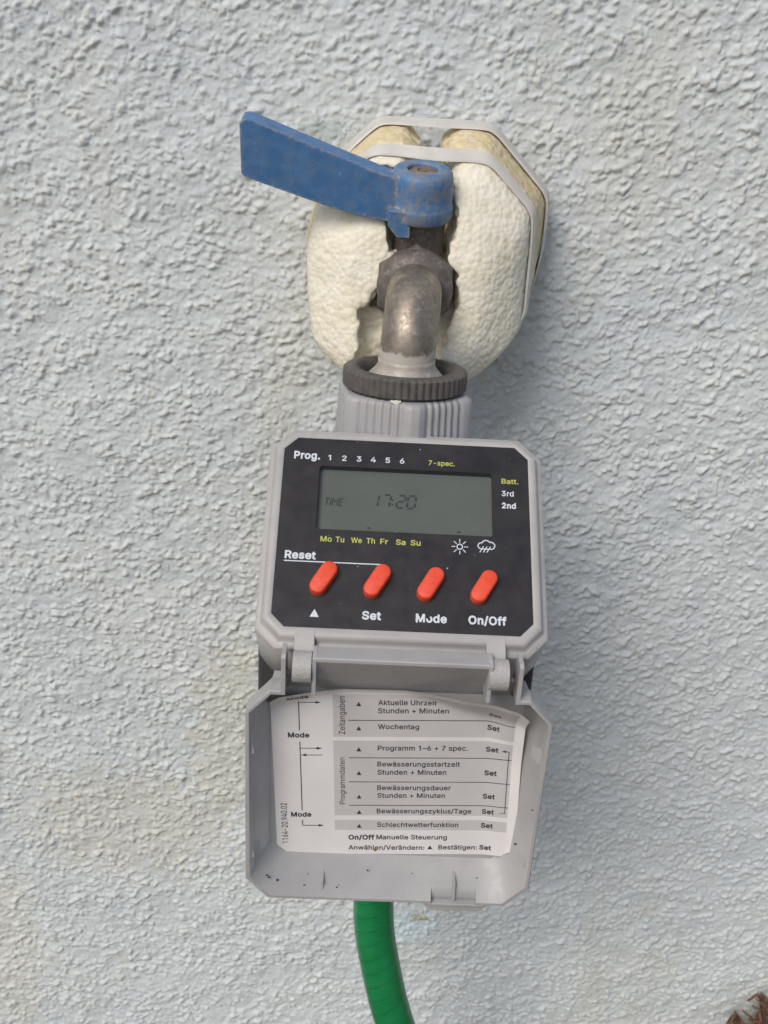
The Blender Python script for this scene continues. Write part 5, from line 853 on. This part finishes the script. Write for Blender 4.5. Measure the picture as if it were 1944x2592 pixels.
# display: lcd plate with dark segments, behind a clear window
dp = MB(); ZL = 3.0
dp.add(*box(-29.2, 29.2, -23.7, 0.6, ZL, ZL + 1.0), 0)
SEGS = {'1': 'bc', '7': 'abc', '2': 'abged', '0': 'abcdef'}
def seg7(ch, x, y, wd, ht, st):
    k = 0.16
    def P(px, py): return (x + px * wd + (1 - py) * ht * k, y + py * ht)
    L = dict(a=((0, 0), (1, 0)), b=((1, 0), (1, .5)), c=((1, .5), (1, 1)), d=((0, 1), (1, 1)), e=((0, .5), (0, 1)), f=((0, 0), (0, .5)), g=((0, .5), (1, .5)))
    for q in SEGS[ch]:
        a, b_ = np.array(P(*L[q][0])), np.array(P(*L[q][1])); d = (b_ - a) / np.linalg.norm(b_ - a) * st * 0.45
        v2, f = stroke([a + d, b_ - d], st); dp.add(np.c_[v2, np.full(len(v2), ZL - 0.04)], f, 1)
yb, ht = -14.6, 4.5
for ch, x in (('1', -11.5), ('7', -7.7), ('2', -2.9), ('0', 0.5)):
    seg7(ch, x, yb, 2.5, ht, 0.72)
for dy in (1.45, 3.1):
    dp.add(*box(-4.35, -3.75, yb + dy, yb + dy + 0.6, ZL - 0.05, ZL - 0.02), 1)
def lcdline(*pts): v2, f = stroke(pts, 0.48); dp.add(np.c_[v2, np.full(len(v2), ZL - 0.04)], f, 1)
tx, ty, hh = -26.2, -12.5, 2.5
def sk(px, py): return (tx + px + (1 - py) * hh * 0.16, ty + py * hh)
lcdline(sk(0, 0), sk(1.5, 0)); lcdline(sk(0.75, 0), sk(0.75, 1))
lcdline(sk(2.0, 0), sk(2.0, 1))
lcdline(sk(2.6, 1), sk(2.6, 0), sk(3.35, 0.55), sk(4.1, 0), sk(4.1, 1))
lcdline(sk(6.0, 0), sk(4.8, 0), sk(4.8, 1), sk(6.0, 1)); lcdline(sk(4.8, 0.5), sk(5.8, 0.5))
for x in (-11.9, 16.9): dp.add(*box(x, x + 1.15, -2.75, -2.1, ZL - 0.05, ZL - 0.02), 1)
disp = dp.build('display', [M['lcd'], M['lcd_seg']], panel, xf=pan, smooth=0, label='greenish grey display reading TIME 17:20')
wn = MB(); wn.add([(x, y, zt + 0.25) for x, y in inner], [tuple(range(len(inner)))[::-1]])
wn.build('display_window', M['window'], panel, xf=pan, smooth=0, recalc=False)

# red buttons
def stadium(cx, cy, hl, r, ang, n=14):
    ax = np.array([math.cos(ang), math.sin(ang)]); out = []
    for sgn in (1, -1):
        for t in np.linspace(-90, 90, n):
            a = ang + math.radians(t) + (0 if sgn > 0 else math.pi)
            out.append((cx + sgn * hl * ax[0] + r * math.cos(a), cy + sgn * hl * ax[1] + r * math.sin(a)))
    return out
ANG = math.radians(-60)
bcs = ((-24.75, 17.25), (-8.2, 17.45), (8.3, 17.65), (24.8, 17.85))
base_o = None
for k, (cx, cy) in enumerate(bcs):
    lay = [(2.62, 0.6), (2.62, -1.9), (2.54, -2.35), (2.3, -2.65), (1.9, -2.78)]
    lp = [[(x, y, z) for x, y in stadium(cx, cy, 3.15, r, ANG)] for r, z in lay]
    bmx = MB(); bmx.add(*loft(lp, True, False, True), 0)
    # dark slot round the button
    o1 = stadium(cx, cy, 3.15, 3.05, ANG)
    bmx.add([(x, y, zt - 0.02) for x, y in o1], [tuple(range(len(o1)))], 1)
    bmx.build('button', [M['red'], M['seal']], panel, xf=pan, smooth=40)

# ------------------------------------------------------------------ lid: u right, v down, d towards the wall
KL = 1.0333; OL = np.array([15.22, 262.85, -196.56]); LV = np.array([0, 0.023026, -0.999735]); LN = np.array([0, 0.999735, 0.023026])
def lidx(v):
    v = np.array(v, float) * KL; return OL + v[:, :1] * np.array([1.0, 0, 0]) + v[:, 1:2] * LV + v[:, 2:3] * LN
lm = MB()
def lp_(x, yt, c1x, c1y, yb, cb, d, notch=None, shoulder=None):
    """open loop from the left shoulder round the bottom to the right shoulder"""
    dn = d if notch is None else notch
    L = [(-33.9, shoulder if shoulder is not None else c1y, d), (-c1x, c1y, d), (-x, yt, d), (-x, yb - cb, d), (-x + cb * 0.92, yb, d),
         (14.2, yb, d), (14.25, yb, dn), (28.6, yb, dn), (28.65, yb, d), (x - cb * 0.92, yb, d), (x, yb - cb, d), (x, yt, d), (c1x, c1y, d), (33.9, shoulder if shoulder is not None else c1y, d)]
    return L
lo_ = [lp_(38.4, -9.6, 35.0, -13.3, 51.6, 4.6, 12.0), lp_(38.7, -9.8, 35.2, -13.7, 52.0, 4.7, 11.6), lp_(42.2, -11.3, 36.7, -17.4, 55.6, 6.6, 3.7), lp_(42.6, -11.4, 36.9, -17.8, 56.2, 6.8, 3.1), lp_(43.45, -11.5, 37.2, -18.3, 58.7, 7.3, 0.35, 2.4), lp_(43.8, -11.5, 37.4, -18.5, 59.1, 7.4, 0.0, 2.4),
       lp_(44.7, -11.6, 37.7, -19.3, 60.0, 7.7, 0.0, 2.4), lp_(45.0, -11.7, 37.8, -19.6, 60.3, 7.8, 0.35, 2.6), lp_(44.6, -12.0, 37.6, -20.0, 59.6, 7.6, 6.0), lp_(40.6, -11.3, 36.6, -16.5, 54.2, 5.2, 13.3)]
V, F = loft(lo_, False); lm.add(V, F)
n_ = len(lo_[0])
lm.add(lo_[0], [tuple(range(n_))]); lm.add(lo_[-1], [tuple(range(n_))[::-1]])
def vd(poly, a, b): return prism(poly, 0, a, b)                      # poly in (v, d), extruded in u
lm.add(*vd([(-12.9, 12.05), (-29.6, 0.4), (-30.1, 0.0), (-31.0, 0.0), (-31.3, 0.4), (-31.3, 6.0), (-14.5, 13.4)], -25.3, 25.1))
for a, b_ in ((-33.6, -25.4), (25.2, 33.6)):
    lm.add(*vd([(-12.9, 12.08), (-21.6, 6.4), (-22.4, 7.4), (-14.5, 13.45)], a, b_))
for a, b_ in ((-34.6, -33.35), (33.3, 34.55)):
    lm.add(*vd([(-31.5, 1.2), (-30.6, 0.1), (-18.4, -0.06), (-17.6, 9.2), (-22.5, 9.5), (-31.5, 7.0)], a, b_))
for a, b_ in ((-25.75, -24.65), (24.6, 25.75)):
    lm.add(*vd([(-31.4, 1.0), (-30.7, -0.05), (-18.6, -0.05), (-17.0, 10.2), (-20, 10.2), (-31.4, 6.5)], a, b_))
# shoulders beside the hinge
for sg in (-1, 1):
    lm.add([(sg * 34.5, -19.7, 0.3), (sg * 37.8, -19.6, 0.35), (sg * 37.6, -20.0, 6.0), (sg * 37.2, -20.2, 9.5), (sg * 34.5, -20.2, 9.5), (sg * 34.5, -18.4, 0.0), (sg * 37.3, -18.4, 0.0)],
           [(0, 1, 2, 3, 4), (5, 6, 1, 0)])
# little catch wedges on the side walls
for sg in (-1, 1):
    for v0, v1 in ((-1.5, 4.0), (39.0, 44.5)):
        lm.add([(sg * 43.3, v0, 1.2), (sg * 43.4, v1, 0.9), (sg * 41.3, v1, 6.4), (sg * 41.2, v0 + 1.0, 6.4), (sg * 42.3, v1 - 0.4, 1.0), (sg * 41.0, v1 - 0.4, 5.4)],
               [(0, 1, 4), (0, 4, 5, 3), (1, 2, 5, 4), (2, 3, 5)])
# moulded figure on the hinge wall
p, f = text2d('2', 17.6, 20.6, -22.2, 3.3, -0.028)
t_ = (p[:, 1] + 12.9) / (-29.6 + 12.9); lm.add(np.c_[p, 12.05 + (0.4 - 12.05) * t_ - 0.09], f)
DIRT = MB(); M['dirt'] = m_flat('dark_dirt', (0.06, 0.045, 0.035), 0.9)
lid = lm.build('lid', M['lidgrey'], timer, xf=lidx, smooth=35, label='opened grey lid hanging from the hinge, paper label inside')
ml = MB()
ml.add(*prism([(10.9, 60.35), (33.6, 60.35), (31.4, 62.6), (30.6, 63.8), (13.9, 63.8), (13.1, 62.6)], 2, 0.9, 3.6), 0)
ml.add(*prism([(12.6, 60.35), (32.0, 60.35), (30.6, 61.5), (14.2, 61.5)], 2, 0.3, 1.0), 0)
ml.build('latch', M['lidgrey'], lid, xf=lidx, smooth=35, bevel=0.3)
for u0, u1, v0 in ((-21.3, -20.4, 54.0), (21.1, 22.0, 53.6)):
    rb = MB(); rb.add(*vd([(v0, 8.0), (v0 + 0.4, 2.3), (59.6, 1.1), (59.8, 4.5)], u0, u1)); rb.build('rib', M['lidgrey'], lid, xf=lidx, smooth=35, bevel=0.15)

# crumbs of dirt caught in the lid
for u, v, d, r_ in ((-38.6, 53.4, 2.9, 0.45), (-37.9, 54.0, 2.6, 0.4), (-35.2, 55.6, 3.2, 0.5), (-16, 56.9, 2.3, 0.35), (-6.5, 53.0, 6.2, 0.4), (40.3, 40.4, 7.0, 0.45), (43.1, 21.5, 1.4, 0.4), (29, 54, 5.6, 0.25), (-26.5, 56.6, 2.4, 0.3), (8, 53.4, 6.0, 0.2)):
    bmx = bmesh.new(); bmesh.ops.create_icosphere(bmx, subdivisions=1, radius=r_)
    vv = np.array([q.co[:] for q in bmx.verts]) * rng.uniform(0.7, 1.3, (len(bmx.verts), 1)) * [1.3, 0.8, 0.5] + [u, v, d - 0.05]
    bmx.verts.index_update(); ff = [[q.index for q in f_.verts] for f_ in bmx.faces]; bmx.free()
    DIRT.add(vv, ff)
DIRT.build('dirt_crumbs', M['dirt'], lid, xf=lidx, smooth=180)['kind'] = 'stuff'
# instruction label: printed paper, laid in the lid, edges lifting
def softp(x, k=0.7): return k * np.log1p(np.exp(np.clip(x / k, -40, 40)))
def paper(st, up=0.0):
    st = np.array(st, float); s_, t = st[:, 0], st[:, 1]
    lift = sstep(27, 36.5, s_) * (1.0 + 2.3 * sstep(14, -4, t)) + 0.85 * softp(s_ - 36.2, 0.35)
    t0 = np.interp(s_, [-39, -33, -24, -16, 2, 12, 20, 28, 39], [-7.6, -8.8, -11.6, -13.2, -12.6, -9.6, -6.4, -4.4, -3.6])
    lift = lift + 0.92 * softp(t0 - t, 0.8) + 0.12
    c, sn = math.cos(0.045), math.sin(0.045)
    u = s_ * c + t * sn; v = -s_ * sn + t * c
    return np.c_[u, v, 12.0 - lift - up]
lb = MB()
TOP = -14.8
def sheet(s0, s1, t0, t1, up, mi, clip=None):
    ns = max(2, int((s1 - s0) / 0.8)); ntt = max(2, int((t1 - t0) / 0.8))
    S, T = np.meshgrid(np.linspace(s0, s1, ns + 1), np.linspace(t0, t1, ntt + 1))
    if clip: S, T = clip(S, T)
    i_ = np.arange(S.size).reshape(S.shape)
    lb.add(paper(np.c_[S.ravel(), T.ravel()], up), np.stack([i_[:-1, :-1], i_[:-1, 1:], i_[1:, 1:], i_[1:, :-1]], -1).reshape(-1, 4).tolist(), mi)
def chamf(S, T):
    for sg, lim in ((-1, 38.3), (1, 38.6)):
        over = np.clip((T - 47.2), 0, None); mx_ = lim - over
        S = np.where(sg * S > mx_, sg * mx_, S)
    over = np.clip(-10.8 - T, 0, None); S = np.where(S > 38.6 - over, 38.6 - over, S); S = np.where(S < -38.3 + over * 0.9, -38.3 + over * 0.9, S)
    return S, T
sheet(-38.3, 38.6, TOP, 51.1, 0.0, 0, chamf)
for t0, t1 in ((-11.9, 3.95), (5.4, 34.95), (36.8, 40.95)):
    sheet(-19.4, 35.9, t0, t1, 0.03, 1)
def lab_text(t, s0, s1, base, cap, bold, up=0.06):
    p, f = text2d(t, s0, s1, base, cap, bold); lb.add(paper(p, up), f, 2)
LB = 0.030
def fix(u0, u1, v): return u0 - 0.045 * v, u1 - 0.045 * v, v + 0.045 * u0
for t, u0, u1, v, cap, bo in (("Mode", -33.1, -26.5, 5.7, 1.75, LB), ("Aktuelle Uhrzeit", -6.0, 11.7, -7.7, 1.8, 0.014), ("Stunden + Minuten", -5.9, 15.7, -4.7, 1.8, 0.014), ("Wochentag", -5.6, 7.0, 1.2, 1.75, 0.014),
        ("Programm 1–6 + 7 spec.", -5.3, 22.7, 9.3, 1.8, 0.014), ("Bewässerungsstartzeit", -5.1, 20.7, 15.5, 1.8, 0.014), ("Stunden + Minuten", -4.9, 16.7, 18.7, 1.85, 0.014),
        ("Set", 28.2, 32.0, 8.0, 1.8, LB), ("Set", 28.5, 32.4, 17.2, 1.8, LB), ("Bewässerungsdauer", -4.7, 18.6, 24.8, 1.8, 0.014), ("Stunden + Minuten", -4.5, 17.0, 27.9, 1.8, 0.014), ("Set", 28.9, 32.7, 26.5, 1.8, LB),
        ("Bewässerungszyklus/Tage", -4.4, 25.9, 34.2, 1.8, 0.014), ("Set", 29.2, 33.0, 32.7, 1.8, LB), ("Schlechtwetterfunktion", -4.0, 22.2, 39.8, 1.8, 0.014), ("Set", 29.4, 33.2, 38.4, 1.8, LB),
        ("On/Off", -13.0, -4.6, 45.5, 1.85, LB), ("Manuelle Steuerung", -4.0, 18.9, 45.0, 1.8, 0.014), ("Anwählen/Verändern:", -12.8, 11.9, 49.8, 1.8, 0.014), ("Bestätigen:", 16.4, 29.0, 48.3, 1.8, 0.014), ("Set", 29.7, 33.5, 47.6, 1.8, LB), ("Mode", -31.7, -25.2, 36.9, 1.75, LB)):
    s0, s1, tt = fix(u0, u1, v); lab_text(t, s0, s1, tt, cap, bo)
lab_text('Set', 27.9, 31.5, -4.9, 1.9, LB); lab_text('Set', 27.85, 31.5, 0.9, 1.8, LB)
lab_text('Mode', -32.9, -26.6, -10.9, 2.1, LB)
def vert_text(t, s_base, t_start, t_end, cap, bold):
    p, f = text2d(t, 0, abs(t_end - t_start), 0, cap, bold, down=False)
    lb.add(paper(np.c_[s_base - p[:, 1], t_start - p[:, 0]], 0.06), f, 2)
vert_text('1164-20.940.02', -34.6, 46.6, 30.0, 1.95, 0.004)
vert_text('Zeitangaben', -15.75, 3.0, -11.1, 1.9, 0.004)
vert_text('Programmdaten', -16.0, 30.4, 11.9, 1.75, 0.004)
def lab_line(pts, wd=0.30):
    P = []
    for a, b_ in zip(pts[:-1], pts[1:]):
        k = max(1, int(np.hypot(b_[0] - a[0], b_[1] - a[1]) / 0.9)); P += [(a[0] + (b_[0] - a[0]) * q / k, a[1] + (b_[1] - a[1]) * q / k) for q in range(k)]
    P.append(pts[-1]); v2, f = stroke(P, wd); lb.add(paper(v2, 0.06), f, 2)
def tri(pts): lb.add(paper(np.array(pts), 0.06), [(0, 1, 2)], 2)
for t in (-2.27, 11.97, 21.4, 30.8): lab_line([(-14.75, t), (35.9, t)], 0.27)
for v in (-7.0, 2.0, 10.0, 19.2, 28.6, 34.85, 40.55):
    t = v - 0.5; tri([(-12.35, t), (-10.75, t), (-11.55, t - 1.6)])
tri([(10.6, 49.0), (12.3, 49.0), (11.45, 47.4)])
def arrow(x0, x1, t):
    sg = 1 if x1 > x0 else -1; lab_line([(x0, t), (x1 - sg * 0.9, t)], 0.25); tri([(x1, t), (x1 - sg * 1.7, t - 0.52), (x1 - sg * 1.7, t + 0.52)])
xm = -29.75
lab_line([(xm, -9.3), (xm, 1.6)], 0.30); arrow(xm, -22.9, -8.9)
lab_line([(xm, 5.9), (xm, 32.9)], 0.30); arrow(xm, -22.9, 8.35); arrow(-22.9, xm + 0.15, 10.95)
lab_line([(xm, 36.9), (xm, 39.1), (-24, 39.1)], 0.28); arrow(-26, -22.9, 39.1)
lab_line([(33.4, 33.3), (34.9, 33.3), (34.9, 8.5), (33.6, 8.5)], 0.25); tri([(32.6, 8.5), (34.0, 8.0), (34.0, 9.0)])
# small brown stains
for c_, r_ in (((-6.4, 49.3), 0.7), ((-0.6, 14.4), 0.35)):
    q = [(c_[0] + r_ * (0.7 + 0.4 * random.random()) * math.cos(a_), c_[1] + r_ * (0.7 + 0.4 * random.random()) * math.sin(a_)) for a_ in np.linspace(0, 2 * math.pi, 11)[:-1]]
    lb.add(paper(np.array(q), 0.075), [tuple(range(10))], 3)
lab = lb.build('instruction_label', [M['paper'], M['paper_grey'], M['dark_ink'], M['stain']], lid, xf=lidx, smooth=40, recalc=False)
bm = bmesh.new(); bm.from_mesh(lab.data)
for q in bm.faces:
    if q.normal.y > 0: q.normal_flip()
bm.to_mesh(lab.data); bm.free()
lab['label'] = 'white paper instruction label with grey boxes and black German text'

# ------------------------------------------------------------------ hose
pts = [(14.8, 353, -240), (14.6, 353, -300), (14.7, 353, -346), (18.3, 352, -376), (29.4, 350, -421), (50, 345, -470), (85, 330, -540), (140, 290, -592), (230, 220, -611), (360, 130, -611)]
P = bez(pts, 18); L = np.r_[0, np.cumsum(np.linalg.norm(np.diff(P, axis=0), axis=1))]
n = 40; V, F = tube(P, 8.95, n)
uvs = []
for q in F:
    if len(q) == 4:
        js = [i % n for i in q]; wrap = max(js) - min(js) > 1
        for i in q:
            j = i % n; uvs.append(((j / n) + (1 if wrap and j == 0 else 0), L[i // n]))
    else: uvs += [(0, 0)] * len(q)
hose = make('garden_hose', V, F, M['hose'], None, smooth=60, uvs=uvs, recalc=False)
hose['label'] = 'green braided garden hose leaving below the grey timer lid'; hose['category'] = 'hose'

# ------------------------------------------------------------------ dead plant at the wall's foot
b = MB()
for k in range(120):
    x0, y0 = random.uniform(237, 332), random.uniform(408, 431)
    hgt = random.uniform(132, 156) - max(0, (250 - x0)) * 1.0; ln = random.uniform(-24, 20)
    pp = [(x0, y0, -622), (x0 + ln * 0.15, y0 - 3, -622 + hgt * 0.5), (x0 + ln * 0.6, y0 + random.uniform(-8, 4), -622 + hgt * 0.92), (x0 + ln * 1.05, y0 + random.uniform(-10, 4), -622 + hgt * random.uniform(0.92, 1.02))]
    q = bez(pp, 7); r0 = random.uniform(0.9, 2.1); v, f = tube(q, np.linspace(r0, r0 * 0.45, len(q)), 8); b.add(v, f)
pl = b.build('dead_plant', M['stem'], None, smooth=60, recalc=False)
pl['label'] = 'clump of dry brown plant stems at the foot of the wall, lower right'; pl['category'] = 'dead plant'
